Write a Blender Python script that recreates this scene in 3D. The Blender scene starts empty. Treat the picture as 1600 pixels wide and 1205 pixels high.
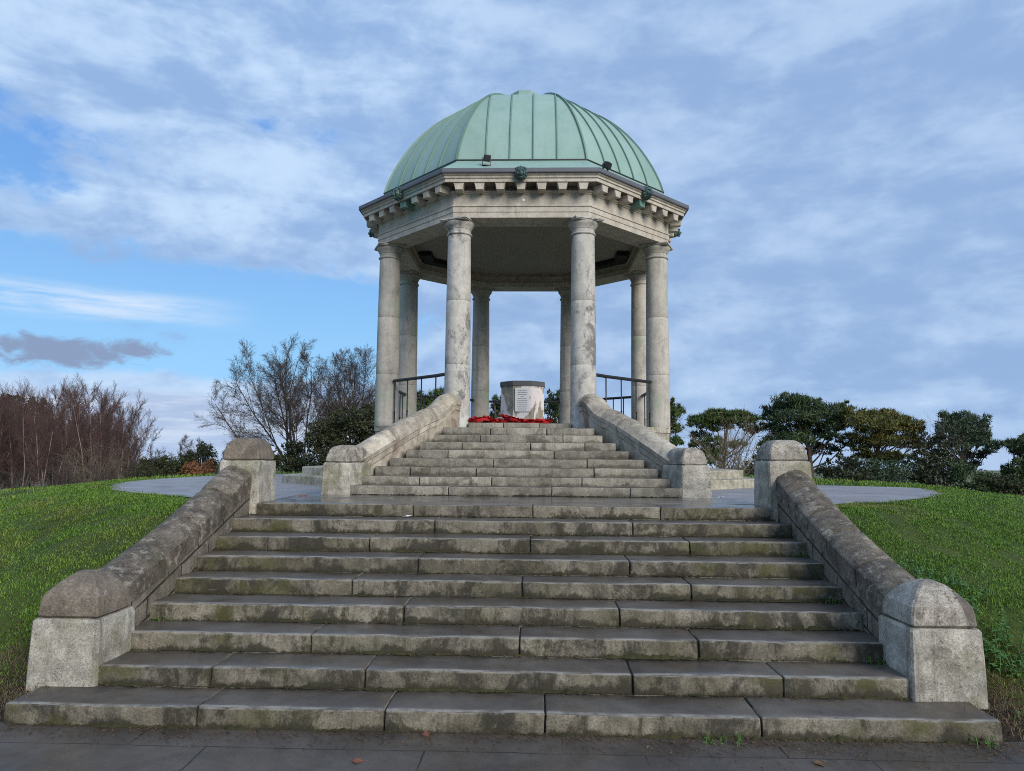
import bpy, bmesh, math, random
import numpy as np
from mathutils import Vector, Matrix, noise as mnoise

random.seed(7)
rng = np.random.default_rng(11)
SC = bpy.context.scene
COL = SC.collection
PI = math.pi
YC = 15.657                      # centre of the rotunda
T22 = math.tan(PI / 8)
C22 = math.cos(PI / 8)

# ------------------------------------------------------------------ nodes
class NT:
    """Small helper that writes a node tree by expression."""
    def __init__(self, tree):
        self.t = tree; self.n = tree.nodes; self.l = tree.links
    def put(self, sock, v):
        if v is None: return
        if hasattr(v, 'is_output') or isinstance(v, bpy.types.NodeSocket): self.l.new(v, sock)
        else:
            if isinstance(v, (tuple, list)) and len(v) == 3 and sock.type == 'RGBA': v = (*v, 1)
            sock.default_value = v
    def math(self, op, a, b=None, c=None, clamp=False):
        n = self.n.new('ShaderNodeMath'); n.operation = op; n.use_clamp = clamp
        self.put(n.inputs[0], a)
        if b is not None: self.put(n.inputs[1], b)
        if c is not None: self.put(n.inputs[2], c)
        return n.outputs[0]
    def vmath(self, op, a, b=None):
        n = self.n.new('ShaderNodeVectorMath'); n.operation = op
        self.put(n.inputs[0], a)
        if b is not None: self.put(n.inputs[1], b)
        return n.outputs[0]
    def noise(self, vec, scale, detail=4, rough=.55, dist=0):
        n = self.n.new('ShaderNodeTexNoise'); n.noise_dimensions = '3D'
        self.put(n.inputs['Vector'], vec)
        n.inputs['Scale'].default_value = scale; n.inputs['Detail'].default_value = detail
        n.inputs['Roughness'].default_value = rough; n.inputs['Distortion'].default_value = dist
        return n.outputs['Fac']
    def voro(self, vec, scale, feature='F1', out='Distance'):
        n = self.n.new('ShaderNodeTexVoronoi'); n.feature = feature
        self.put(n.inputs['Vector'], vec); n.inputs['Scale'].default_value = scale
        return n.outputs[out]
    def step(self, v, lo, hi, a=0., b=1.):
        n = self.n.new('ShaderNodeMapRange'); n.interpolation_type = 'SMOOTHSTEP'
        self.put(n.inputs[0], v)
        n.inputs[1].default_value = lo; n.inputs[2].default_value = hi
        n.inputs[3].default_value = a; n.inputs[4].default_value = b
        return n.outputs[0]
    def mix(self, f, a, b, mode='MIX'):
        n = self.n.new('ShaderNodeMix'); n.data_type = 'RGBA'; n.blend_type = mode; n.clamp_factor = True
        self.put(n.inputs[0], f); self.put(n.inputs[6], a); self.put(n.inputs[7], b)
        return n.outputs[2]
    def pos(self): return self.n.new('ShaderNodeNewGeometry').outputs['Position']
    def island(self): return self.n.new('ShaderNodeNewGeometry').outputs['Random Per Island']
    def sep(self, v):
        n = self.n.new('ShaderNodeSeparateXYZ'); self.put(n.inputs[0], v); return n.outputs
    def comb(self, x, y, z):
        n = self.n.new('ShaderNodeCombineXYZ')
        for s, v in zip(n.inputs, (x, y, z)): self.put(s, v)
        return n.outputs[0]
    def bump(self, h, strength=.3, dist=.01):
        n = self.n.new('ShaderNodeBump'); n.inputs['Strength'].default_value = strength
        n.inputs['Distance'].default_value = dist; self.put(n.inputs['Height'], h)
        return n.outputs[0]

def mat(name):
    m = bpy.data.materials.new(name); m.use_nodes = True
    t = NT(m.node_tree)
    b = m.node_tree.nodes['Principled BSDF']
    return m, t, b

def plain(name, col, rough=.6, metal=0., spec=.5, var=0., vscale=8., bump=0., bscale=60.):
    m, t, b = mat(name)
    if var:
        p = t.pos(); n = t.noise(p, vscale, 5)
        t.put(b.inputs['Base Color'], t.mix(n, tuple(c * (1 - var) for c in col), tuple(min(1, c * (1 + var)) for c in col)))
    else: b.inputs['Base Color'].default_value = (*col, 1)
    if bump: t.put(b.inputs['Normal'], t.bump(t.noise(t.pos(), bscale, 4), bump, .01))
    b.inputs['Roughness'].default_value = rough; b.inputs['Metallic'].default_value = metal
    b.inputs['Specular IOR Level'].default_value = spec
    return m

def stone(name, col, col2, dark=(.05, .045, .038), dark_amt=.5, streak=.4, pale=(.5, .48, .44), pale_amt=.3,
          moss=(.09, .10, .025), moss_amt=0., rough=.75, bump=.5, isl=.18, joints=None, patch=None, wet=0., spec=.3, moss_side=None, mott=1., pale_lo=.56, dark_lo=.54):
    m, t, b = mat(name)
    p = t.pos()
    big = t.noise(p, 1.1, 6, .6, .3)
    mid = t.noise(p, 7, 6, .62)
    fine = t.noise(p, 75, 4, .7)
    c = t.mix(t.step(big, .32, .68), col, col2)
    ir = t.island()
    k = t.math('ADD', t.math('MULTIPLY', t.math('SUBTRACT', ir, .5), isl * 2), 1.0)
    k = t.math('MULTIPLY', k, t.step(mid, .25, .75, 1 - .38 * mott, 1 + .38 * mott))
    k = t.math('MULTIPLY', k, t.step(fine, .22, .78, 1 - .42 * mott, 1 + .42 * mott))
    c = t.mix(1., c, t.comb(k, k, k), 'MULTIPLY')
    # rain streaks: long vertically, narrow across
    sp = t.vmath('MULTIPLY', p, (9., 9., .55))
    st = t.noise(sp, 1.0, 5, .65)
    if streak: c = t.mix(t.math('MULTIPLY', t.step(st, .50, .74), streak), c, dark)
    # dark crust blotches
    bl = t.noise(t.vmath('MULTIPLY', t.vmath('ADD', p, (11., 3., 7.)), (1., 1., .6)), 3.2, 8, .72, .5)
    if dark_amt: c = t.mix(t.math('MULTIPLY', t.step(bl, dark_lo, dark_lo + .12), dark_amt), c, dark)
    # pale lichen and washed patches
    pl = t.noise(t.vmath('ADD', p, (4., 23., 1.)), 11, 7, .72, .3)
    if pale_amt: c = t.mix(t.math('MULTIPLY', t.step(pl, pale_lo, pale_lo + .11), pale_amt), c, pale)
    pt = t.noise(t.vmath('ADD', p, (17., 3., 12.)), 34, 5, .75)
    if dark_amt: c = t.mix(t.math('MULTIPLY', t.math('MULTIPLY', t.step(pt, .55, .66), t.step(bl, .42, .56)), min(1., dark_amt * 1.5)), c, dark)
    sp2 = t.voro(p, 42)
    sm = t.math('MULTIPLY', t.step(sp2, .10, .22, 1, 0), t.step(t.noise(p, 5, 3), .5, .62))
    if pale_amt: c = t.mix(t.math('MULTIPLY', sm, pale_amt * .8), c, pale)
    if patch:
        (pc, pa, lo, hi, off) = patch
        pn = t.noise(t.vmath('ADD', t.vmath('MULTIPLY', p, (1., 1., .6)), off), 2.3, 7, .55, .4)
        c = t.mix(t.math('MULTIPLY', t.step(pn, lo, hi), pa), c, pc)
    if moss_amt:
        mo = t.noise(t.vmath('ADD', p, (31., 5., 2.)), 2.6, 7, .66, .2)
        f = t.step(mo, .47, .66)
        if moss_side:           # lusher growth towards the shaded ends of the stair
            ax = t.math('ABSOLUTE', t.sep(p)[0])
            f = t.math('MULTIPLY', f, t.step(ax, moss_side[0], moss_side[1], .35, 1.4))
        c = t.mix(t.math('MULTIPLY', f, moss_amt), c, moss)
    h = t.math('ADD', t.math('MULTIPLY', mid, .6), t.math('MULTIPLY', fine, .5))
    pit = t.math('MULTIPLY', t.step(t.voro(p, 95), .05, .3, -1, 0), t.step(t.noise(p, 9, 2), .48, .6))
    h = t.math('ADD', h, t.math('MULTIPLY', pit, .5))
    if joints:
        c, h = joints(t, p, c, h)
    t.put(b.inputs['Base Color'], c)
    r = t.math('ADD', t.math('MULTIPLY', mid, .35), rough - .17)
    t.put(b.inputs['Roughness'], r)
    b.inputs['Specular IOR Level'].default_value = spec
    t.put(b.inputs['Normal'], t.bump(h, bump, .012))
    return m

def wet_tread(name, col, col2, r0, r1, bump=.25, spec=.5, joint=None, moss_amt=.25):
    m, t, b = mat(name)
    p = t.pos()
    big = t.noise(p, 1.4, 6, .6, .4); mid = t.noise(p, 8, 6, .65); fine = t.noise(p, 90, 3, .7)
    c = t.mix(t.step(big, .33, .67), col, col2)
    k = t.math('MULTIPLY', t.math('ADD', t.math('MULTIPLY', mid, .8), .6), t.math('ADD', t.math('MULTIPLY', fine, .6), .7))
    c = t.mix(1., c, t.comb(k, k, k), 'MULTIPLY')
    mo = t.noise(t.vmath('ADD', p, (3., 51., 9.)), 3.1, 7, .7, .4)
    c = t.mix(t.math('MULTIPLY', t.step(mo, .55, .7), moss_amt), c, (.055, .055, .025))
    bl = t.noise(t.vmath('ADD', p, (13., 1., 9.)), 16, 5, .7)
    c = t.mix(t.math('MULTIPLY', t.step(bl, .6, .72), .5), c, (.022, .018, .014))
    h = t.math('ADD', t.math('MULTIPLY', mid, .6), t.math('MULTIPLY', fine, .4))
    if joint: c, h = joint(t, p, c, h)
    t.put(b.inputs['Base Color'], c)
    t.put(b.inputs['Roughness'], t.step(t.noise(t.vmath('ADD', p, (7., 7., 7.)), 2.2, 5, .6), .35, .65, r0, r1))
    b.inputs['Specular IOR Level'].default_value = spec
    t.put(b.inputs['Normal'], t.bump(h, bump, .008))
    return m

def brick_joints(slope, w, hgt, mortar=.012, col=(.03, .027, .022), swap=True):
    """courses that follow the rake of a flight: run along Y, rise with Z - slope*Y"""
    def f(t, p, c, h):
        x, y, z = t.sep(p)[:3]
        u = y if swap else x
        v = t.math('SUBTRACT', z, t.math('MULTIPLY', y, slope)) if slope else z
        n = t.n.new('ShaderNodeTexBrick')
        wob = t.math('MULTIPLY', t.noise(p, 3, 3), .05)
        t.put(n.inputs['Vector'], t.comb(t.math('ADD', u, wob), t.math('ADD', v, t.math('MULTIPLY', wob, .5)), 0.))
        n.inputs['Scale'].default_value = 1.; n.inputs['Mortar Size'].default_value = mortar
        n.inputs['Mortar Smooth'].default_value = .4; n.inputs['Brick Width'].default_value = w; n.inputs['Row Height'].default_value = hgt
        n.offset = .43
        fac = t.math('MULTIPLY', n.outputs['Fac'], t.step(t.noise(p, 4, 4), .3, .5, .35, 1.))
        return t.mix(fac, c, col), t.math('SUBTRACT', h, t.math('MULTIPLY', fac, 1.2))
    return f

def riser_grime(z0, period, amt, y0, tread):
    """soil and algae splashed up the foot of each riser, and pale arrises, part wear, part painted reflection"""
    def f(t, p, c, h):
        x, y, z = t.sep(p)[:3]
        fr = t.math('FRACT', t.math('DIVIDE', t.math('SUBTRACT', z, z0), period))
        n = t.noise(t.vmath('MULTIPLY', p, (1., 1., .35)), 7, 10, .85)
        n2 = t.noise(p, 2.1, 4, .6)
        hgt = t.math('ADD', t.math('MULTIPLY', t.math('SUBTRACT', n, .46), 1.7), t.math('MULTIPLY', t.math('SUBTRACT', n2, .5), 1.9))
        m = t.math('MULTIPLY', t.step(t.math('SUBTRACT', fr, hgt), .0, .22, 1, 0), amt)
        c = t.mix(m, c, t.mix(t.noise(p, 30, 4, .7), (.016, .015, .010), (.055, .050, .030)))
        e = t.math('MULTIPLY', t.step(fr, .86, .95), t.step(t.noise(p, 6, 5, .7), .42, .6, 0, .55))  # pale riser top: worn edge, with its reflection put into the colour
        return t.mix(e, c, (.30, .285, .25)), h
    return f

def tread_wear_sheen(y0, period):
    def f(t, p, c, h):
        x, y, z = t.sep(p)[:3]
        fr = t.math('FRACT', t.math('DIVIDE', t.math('SUBTRACT', y, y0), period))
        e = t.math('MULTIPLY', t.step(fr, .05, .13, 1, 0), t.step(t.noise(p, 5, 6, .7), .38, .62, .1, .75))  # pale nosing band: wear, plus the wet edge's reflection painted in
        c = t.mix(e, c, (.30, .28, .245))
        d = t.math('MULTIPLY', t.step(fr, .72, .97), t.step(t.noise(p, 6, 6, .75), .42, .6, 0, .8))
        return t.mix(d, c, (.030, .025, .018)), h
    return f

def flag_joints(w, d, mortar=.012, col=(.012, .010, .008), off=(0, 0)):
    def f(t, p, c, h):
        x, y, z = t.sep(p)[:3]
        n = t.n.new('ShaderNodeTexBrick')
        wob = t.math('MULTIPLY', t.noise(p, 2.5, 4), .05)
        t.put(n.inputs['Vector'], t.comb(t.math('ADD', t.math('ADD', x, wob), off[0]), t.math('ADD', t.math('ADD', y, wob), off[1]), 0.))
        n.inputs['Scale'].default_value = 1.; n.inputs['Mortar Size'].default_value = mortar
        n.inputs['Mortar Smooth'].default_value = .3; n.inputs['Brick Width'].default_value = w; n.inputs['Row Height'].default_value = d
        n.offset = .37
        fac = t.math('MULTIPLY', n.outputs['Fac'], t.step(t.noise(p, 3, 4), .35, .6, .2, 1.))
        return t.mix(fac, c, col), t.math('SUBTRACT', h, fac)
    return f

M = {}
def copper_stain(t, p, c, h):
    """turquoise run-off below the lion head on the left front side, dark run in the joint of the front"""
    x, y, z = t.sep(p)[:3]
    n = t.noise(p, 9, 6, .7)
    d = t.math('ABSOLUTE', t.math('ADD', x, 2.085))
    v = t.math('SUBTRACT', 6.55, z)                      # narrows downwards
    wdt = t.math('SUBTRACT', .17, t.math('MULTIPLY', v, .42))
    m = t.math('MULTIPLY', t.step(t.math('SUBTRACT', d, wdt), -.03, .02, 1, 0), t.step(n, .42, .56))
    m = t.math('MULTIPLY', m, t.math('MULTIPLY', t.step(y, 14., 14.4, 1, 0), t.step(z, 6.27, 6.32)))
    return t.mix(t.math('MULTIPLY', m, .75), c, (.26, .42, .37)), h
def white_foot(t, p, c, h):
    """flaking whitewash round the foot of the front columns"""
    z = t.sep(p)[2]
    n = t.noise(t.vmath('MULTIPLY', p, (1., 1., .5)), 6, 6, .65)
    v = t.math('SUBTRACT', z, t.math('MULTIPLY', t.math('SUBTRACT', n, .5), 1.6))
    return t.mix(t.math('MULTIPLY', t.step(v, 2.40, 2.56, 1, 0), .75), c, (.55, .575, .55)), h
M['column'] = stone('weathered_column_stone', (.365, .338, .292), (.45, .422, .37), dark=(.14, .125, .105), dark_amt=.42, streak=.5, mott=.35,
                    pale=(.50, .48, .44), pale_amt=.35, isl=.12, bump=.4, patch=((.31, .35, .27), .8, .54, .64, (3., 1., 8.)))
M['column_front'] = stone('blotched_column_stone', (.41, .39, .35), (.475, .455, .41), dark=(.12, .12, .118), dark_amt=.85, dark_lo=.52, streak=.35, mott=.45, joints=white_foot,
                    pale=(.52, .50, .47), pale_amt=.3, isl=.10, bump=.45)
M['entab'] = stone('entablature_stone', (.42, .378, .315), (.48, .445, .385), dark=(.17, .145, .115), dark_amt=.3, streak=.3, mott=.45,
                   pale=(.52, .49, .42), pale_amt=.3, isl=.1, bump=.3, joints=copper_stain)
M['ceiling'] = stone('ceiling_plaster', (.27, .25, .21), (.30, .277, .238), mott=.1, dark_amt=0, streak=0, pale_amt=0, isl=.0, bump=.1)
M['soot_shade'] = stone('sooty_shade_stone', (.10, .085, .068), (.20, .17, .135), dark=(.02, .018, .015), dark_amt=.8, streak=.3, pale_amt=0, bump=.3)  # dark crust, with the recess shade between modillions put into the colour
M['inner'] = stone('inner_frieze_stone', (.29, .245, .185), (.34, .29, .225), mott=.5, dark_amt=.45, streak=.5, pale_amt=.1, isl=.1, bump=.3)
M['podium'] = stone('podium_stone', (.30, .28, .22), (.36, .33, .27), dark_amt=.4, streak=.5, pale_amt=.3, moss_amt=.45, moss=(.16, .16, .05), isl=.15)
M['parapet'] = stone('parapet_stone', (.34, .295, .225), (.41, .37, .30), dark=(.10, .08, .065), dark_amt=.45, streak=.35, mott=.8,
                     pale=(.52, .49, .43), pale_amt=.45, isl=.2, bump=.55, patch=((.16, .105, .085), .7, .55, .66, (6., 0., 2.5)))
M['coping_low'] = stone('lichen_coping_stone', (.105, .085, .064), (.16, .135, .105), dark=(.03, .026, .021), dark_amt=.7, streak=.25, mott=1.2, pale_lo=.525,
                        pale=(.36, .33, .28), pale_amt=.6, isl=.22, bump=1., moss_amt=.12)
M['wall_low'] = stone('flank_wall_stone', (.14, .12, .092), (.19, .165, .13), dark=(.03, .027, .022), dark_amt=.6, streak=.5,
                      pale=(.38, .35, .30), pale_amt=.6, isl=.15, bump=.9, joints=brick_joints(.33, .55, .17), moss_amt=.15)
M['pier'] = stone('pier_stone', (.31, .285, .235), (.40, .375, .32), dark=(.075, .068, .05), dark_amt=.5, streak=.65,
                  pale=(.56, .53, .48), pale_amt=.5, isl=.1, bump=.9, moss_amt=.55, moss=(.13, .135, .05))
M['pier_cap_dark'] = stone('dark_cap_stone', (.135, .11, .085), (.185, .155, .12), dark=(.055, .048, .04), dark_amt=.4, streak=.3,
                           pale=(.40, .37, .32), pale_amt=.35, isl=.1, bump=.8)
M['pier_cap_pale'] = stone('lichen_cap_stone', (.26, .235, .195), (.34, .31, .26), dark=(.07, .06, .05), dark_amt=.8, dark_lo=.50, mott=1.2, streak=.4,
                           pale=(.52, .49, .44), pale_amt=.6, isl=.15, bump=.9)
M['riser'] = stone('step_riser_stone', (.098, .086, .060), (.195, .174, .136), dark=(.026, .023, .015), dark_amt=.85, dark_lo=.47, streak=.8,
                   pale=(.32, .305, .27), pale_amt=.22, isl=.2, bump=.7, moss_amt=.6, moss=(.066, .066, .018), moss_side=(.8, 2.9), joints=riser_grime(.0, .14, .92, 0, 0))
M['riser_up'] = stone('upper_riser_stone', (.19, .172, .138), (.27, .25, .205), dark=(.06, .05, .04), dark_amt=.6, streak=.65, mott=.8,
                      pale=(.46, .43, .38), pale_amt=.3, isl=.22, bump=.6, moss_amt=.15, joints=riser_grime(1.26, .1241, .55, 0, 0))
M['tread'] = wet_tread('wet_tread_stone', (.066, .055, .045), (.112, .096, .080), .26, .6, bump=.35, joint=tread_wear_sheen(4.8906, .3976))
M['tread_up'] = wet_tread('upper_tread_stone', (.060, .050, .041), (.105, .090, .074), .34, .62)
M['landing'] = wet_tread('wet_landing_stone', (.085, .075, .066), (.14, .125, .112), .07, .34, joint=flag_joints(1.6, .62), bump=.12, moss_amt=.1)
M['pavement'] = wet_tread('wet_pavement_stone', (.052, .042, .034), (.094, .079, .065), .30, .66, spec=.4, joint=flag_joints(1.35, 1.15, .007, (.022, .018, .014), (.38, -.02)), bump=.3)
M['plaza'] = wet_tread('plaza_asphalt', (.19, .17, .168), (.26, .238, .232), .36, .6, bump=.35, moss_amt=.12)
M['fill'] = plain('joint_soil', (.022, .019, .014), .9, var=.3)
M['soil'] = plain('dark_soil', (.030, .022, .015), .9, var=.4, bump=.8, bscale=40)

def copper():
    m, t, b = mat('verdigris_copper')
    p = t.pos()
    n = t.noise(p, 1.3, 5, .55, .3); f = t.noise(p, 26, 4); ir = t.island()
    c = t.mix(t.step(n, .3, .7), (.225, .345, .298), (.265, .385, .345))
    st = t.noise(t.vmath('MULTIPLY', p, (6., 6., .5)), 1., 4)
    c = t.mix(t.math('MULTIPLY', t.step(st, .5, .72), .34), c, (.17, .275, .245))
    k = t.math('MULTIPLY', t.math('ADD', t.math('MULTIPLY', ir, .14), .93), t.math('ADD', t.math('MULTIPLY', f, .2), .9))
    t.put(b.inputs['Base Color'], t.mix(1., c, t.comb(k, k, k), 'MULTIPLY'))
    b.inputs['Roughness'].default_value = .55; b.inputs['Specular IOR Level'].default_value = .4
    t.put(b.inputs['Normal'], t.bump(t.noise(p, 3.5, 3), .12, .03))
    return m
M['copper'] = copper()
M['seam'] = plain('seam_copper', (.135, .225, .185), .6, var=.2)
M['lead'] = plain('gutter_lead', (.10, .105, .125), .5, var=.25, vscale=3)
M['bronze'] = plain('verdigris_bronze', (.035, .075, .07), .45, var=.75, vscale=22)
M['verdigris'] = plain('verdigris_stain', (.13, .24, .20), .7, var=.3)
M['black'] = plain('black_paint', (.012, .012, .015), .45, var=.3)
M['blackbox'] = plain('black_housing', (.004, .004, .005), .6)
M['whitepaper'] = plain('white_paper', (.78, .78, .76), .7)
M['leadcap'] = plain('dark_slate_cap', (.085, .085, .088), .6, var=.3)
M['plaque'] = plain('pale_marble', (.60, .61, .62), .5, var=.08)
M['engrave'] = plain('engraved_line', (.20, .20, .21), .7)
M['pedestal'] = stone('pedestal_stone', (.27, .24, .185), (.33, .30, .24), dark=(.16, .14, .10), dark_amt=.3, streak=.3, pale_amt=0, isl=.0,
                      bump=.5, patch=((.66, .62, .61), .95, .50, .53, (2.0, 0., .9)))

def leafmat(name, a, b_, rough=.6, spec=.3, trans=0.):
    m, t, b = mat(name)
    ir = t.island()
    n = t.noise(t.pos(), .9, 3)
    f = t.math('ADD', t.math('MULTIPLY', ir, .6), t.math('MULTIPLY', t.step(n, .35, .65), .4))
    t.put(b.inputs['Base Color'], t.mix(f, a, b_))
    b.inputs['Roughness'].default_value = rough; b.inputs['Specular IOR Level'].default_value = spec
    return m
M['red'] = leafmat('poppy_red', (.30, .008, .012), (.50, .02, .025), .8)
def grassmat():
    m, t, b = mat('lawn_grass')
    p = t.pos(); ir = t.island()
    c = t.mix(ir, (.060, .138, .016), (.175, .295, .038))
    pn = t.noise(p, .55, 5, .6, .4); pq = t.noise(t.vmath('ADD', p, (9., 4., 0.)), 1.7, 5, .65)
    c = t.mix(t.math('MULTIPLY', t.step(pn, .48, .66), .7), c, t.mix(ir, (.15, .18, .03), (.29, .28, .07)))
    c = t.mix(t.math('MULTIPLY', t.step(pq, .54, .68), .6), c, (.030, .060, .014))
    t.put(b.inputs['Base Color'], c)
    b.inputs['Roughness'].default_value = .6; b.inputs['Specular IOR Level'].default_value = .2
    return m
M['grass'] = grassmat()
M['drygrass'] = leafmat('dead_grass', (.085, .060, .034), (.20, .145, .085), .8)
M['nettle'] = leafmat('nettle_leaf', (.05, .13, .03), (.11, .22, .06), .55)
M['weed'] = leafmat('weed_leaf', (.04, .10, .02), (.10, .18, .04), .55)
M['litter'] = leafmat('dead_leaves', (.035, .022, .013), (.14, .08, .04), .7)
M['moss'] = leafmat('soil_and_moss', (.014, .013, .008), (.050, .050, .016), .9)
M['redleaf'] = plain('russet_leaf', (.17, .055, .03), .6, var=.3, vscale=40)
M['pine_dark'] = leafmat('pine_needles_dark', (.024, .046, .018), (.068, .100, .034), .6)
M['pine_green'] = leafmat('pine_needles_green', (.030, .062, .014), (.082, .120, .030), .6)
M['pine_olive'] = leafmat('pine_needles_olive', (.058, .064, .013), (.135, .128, .030), .6)
M['pine_blue'] = leafmat('pine_needles_blue', (.028, .050, .028), (.075, .108, .056), .6)
M['ever'] = leafmat('evergreen_leaves', (.020, .028, .013), (.056, .060, .024), .6)
M['hedge'] = leafmat('hedge_leaves', (.026, .034, .013), (.062, .070, .026), .6)
M['beech'] = leafmat('russet_beech_leaves', (.13, .055, .025), (.26, .12, .055), .7)
M['bark'] = plain('dark_bark', (.050, .040, .032), .9, var=.35, vscale=5)
M['pinebark'] = plain('pine_bark', (.075, .052, .038), .9, var=.35, vscale=5)
M['birchbark'] = plain('birch_bark', (.27, .22, .185), .8, var=.45, vscale=3)
M['palebark'] = plain('pale_bark', (.20, .165, .115), .9, var=.35, vscale=4)
M['twig'] = plain('twigs_brown', (.060, .046, .038), .9, var=.3, vscale=2)
M['twigred'] = plain('twigs_reddish', (.092, .052, .046), .9, var=.35, vscale=.3)
M['twigpale'] = plain('twigs_pale', (.17, .13, .09), .9, var=.35, vscale=2)

# ------------------------------------------------------------------ meshes
class MB:
    def __init__(self): self.v = []; self.f = []; self.m = []
    def add(self, vs, fs, mi=0):
        o = len(self.v); self.v.extend(vs)
        self.f.extend([tuple(i + o for i in f) for f in fs]); self.m.extend([mi] * len(fs) if isinstance(mi, int) else mi)
    def box(self, x0, x1, y0, y1, z0, z1, mi=0):
        vs = [(x, y, z) for z in (z0, z1) for y in (y0, y1) for x in (x0, x1)]
        self.add(vs, [(0, 2, 3, 1), (4, 5, 7, 6), (0, 1, 5, 4), (2, 6, 7, 3), (0, 4, 6, 2), (1, 3, 7, 5)], mi)
    def bm(self, bm, mi=0, top=None):
        bm.normal_update(); bm.verts.index_update()
        self.add([tuple(v.co) for v in bm.verts], [tuple(v.index for v in f.verts) for f in bm.faces],
                 [top if top is not None and f.normal.z > .72 else mi for f in bm.faces])
        bm.free()
    def loft(self, rings, mi=0, cap0=True, cap1=True):
        n = len(rings[0]); vs = [p for r in rings for p in r]; fs = []
        for i in range(len(rings) - 1):
            for j in range(n):
                k = (j + 1) % n
                fs.append((i * n + j, i * n + k, (i + 1) * n + k, (i + 1) * n + j))
        if cap0: fs.append(tuple(range(n - 1, -1, -1)))
        if cap1: fs.append(tuple((len(rings) - 1) * n + j for j in range(n)))
        self.add(vs, fs, mi)
    def tube(self, pts, rad, n=8, mi=0):
        pts = [Vector(p) for p in pts]; rings = []
        for i, p in enumerate(pts):
            d = (pts[min(i + 1, len(pts) - 1)] - pts[max(i - 1, 0)]).normalized()
            a = d.cross(Vector((0, 0, 1)))
            if a.length < 1e-3: a = Vector((1, 0, 0))
            a.normalize(); b = d.cross(a)
            r = rad[i] if isinstance(rad, (list, tuple)) else rad
            rings.append([tuple(p + a * r * math.cos(2 * PI * k / n) + b * r * math.sin(2 * PI * k / n)) for k in range(n)])
        self.loft(rings, mi)
    def lathe(self, cx, cy, prof, n=40, mi=0, ph=0.):
        self.loft([[(cx + r * math.cos(ph + 2 * PI * k / n), cy + r * math.sin(ph + 2 * PI * k / n), z) for k in range(n)] for r, z in prof], mi)
    def ring(self, prof, mi=0, n=8):
        """closed octagonal moulding: prof is a closed loop of (apothem, z)"""
        L = len(prof); vs = []; fs = []
        for k in range(n):
            a = PI / n + 2 * PI * k / n
            vs += [(r / C22 * math.cos(a), YC + r / C22 * math.sin(a), z) for r, z in prof]
        for k in range(n):
            k2 = (k + 1) % n
            for j in range(L):
                j2 = (j + 1) % L
                fs.append((k * L + j, k2 * L + j, k2 * L + j2, k * L + j2))
        self.add(vs, fs, mi)
    def obj(self, name, mats, parent=None, smooth=False, fix=True):
        me = bpy.data.meshes.new(name)
        me.from_pydata([tuple(v) for v in self.v], [], self.f)
        for m in (mats if isinstance(mats, (list, tuple)) else [mats]): me.materials.append(M[m])
        if any(self.m): me.polygons.foreach_set('material_index', self.m)
        if fix:
            b = bmesh.new(); b.from_mesh(me); bmesh.ops.recalc_face_normals(b, faces=b.faces); b.to_mesh(me); b.free()
        if smooth: me.shade_smooth() if smooth is True else me.shade_auto_smooth(angle=smooth) if hasattr(me, 'shade_auto_smooth') else None
        me.update()
        o = bpy.data.objects.new(name, me); COL.objects.link(o)
        if parent: o.parent = parent
        return o

def shade(o, ang=35):
    """smooth faces that meet at less than ang degrees"""
    me = o.data
    b = bmesh.new(); b.from_mesh(me)
    for f in b.faces: f.smooth = True
    for e in b.edges: e.smooth = len(e.link_faces) == 2 and e.calc_face_angle(9) < math.radians(ang)
    b.to_mesh(me); b.free(); return o

def bulk(name, V, F, mats, parent=None, mi=None):
    """mesh from numpy arrays (all faces with the same corner count)"""
    V = np.asarray(V, np.float32); F = np.asarray(F, np.int32)
    me = bpy.data.meshes.new(name); k = F.shape[1]
    me.vertices.add(len(V)); me.vertices.foreach_set('co', V.ravel())
    me.loops.add(F.size); me.loops.foreach_set('vertex_index', F.ravel())
    me.polygons.add(len(F)); me.polygons.foreach_set('loop_start', np.arange(0, F.size, k, dtype=np.int32))
    for m in (mats if isinstance(mats, (list, tuple)) else [mats]): me.materials.append(M[m])
    if mi is not None: me.polygons.foreach_set('material_index', np.asarray(mi, np.int32))
    me.update(); me.validate()
    o = bpy.data.objects.new(name, me); COL.objects.link(o)
    if parent: o.parent = parent
    return o

def tag(o, label=None, cat=None, group=None, kind=None):
    for k, v in (('label', label), ('category', cat), ('group', group), ('kind', kind)):
        if v: o[k] = v
    return o

def thing(name, label, cat, group=None, loc=(0, 0, 0)):
    o = bpy.data.objects.new(name, None); COL.objects.link(o); o.location = loc
    o.empty_display_size = .2
    return tag(o, label, cat, group)

def nz(p, s, off=0.):
    return mnoise.noise(Vector((p[0] * s + off, p[1] * s + off * .7, p[2] * s - off)))

def worn(bm, amp, scale=3., fine=0.):
    for v in bm.verts:
        c = v.co
        d = Vector((nz(c, scale, 1.), nz(c, scale, 17.), nz(c, scale, 41.))) * amp
        if fine: d += Vector((nz(c, 14, 3.), nz(c, 14, 27.), nz(c, 14, 71.))) * fine
        v.co = c + d
    return bm

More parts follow.
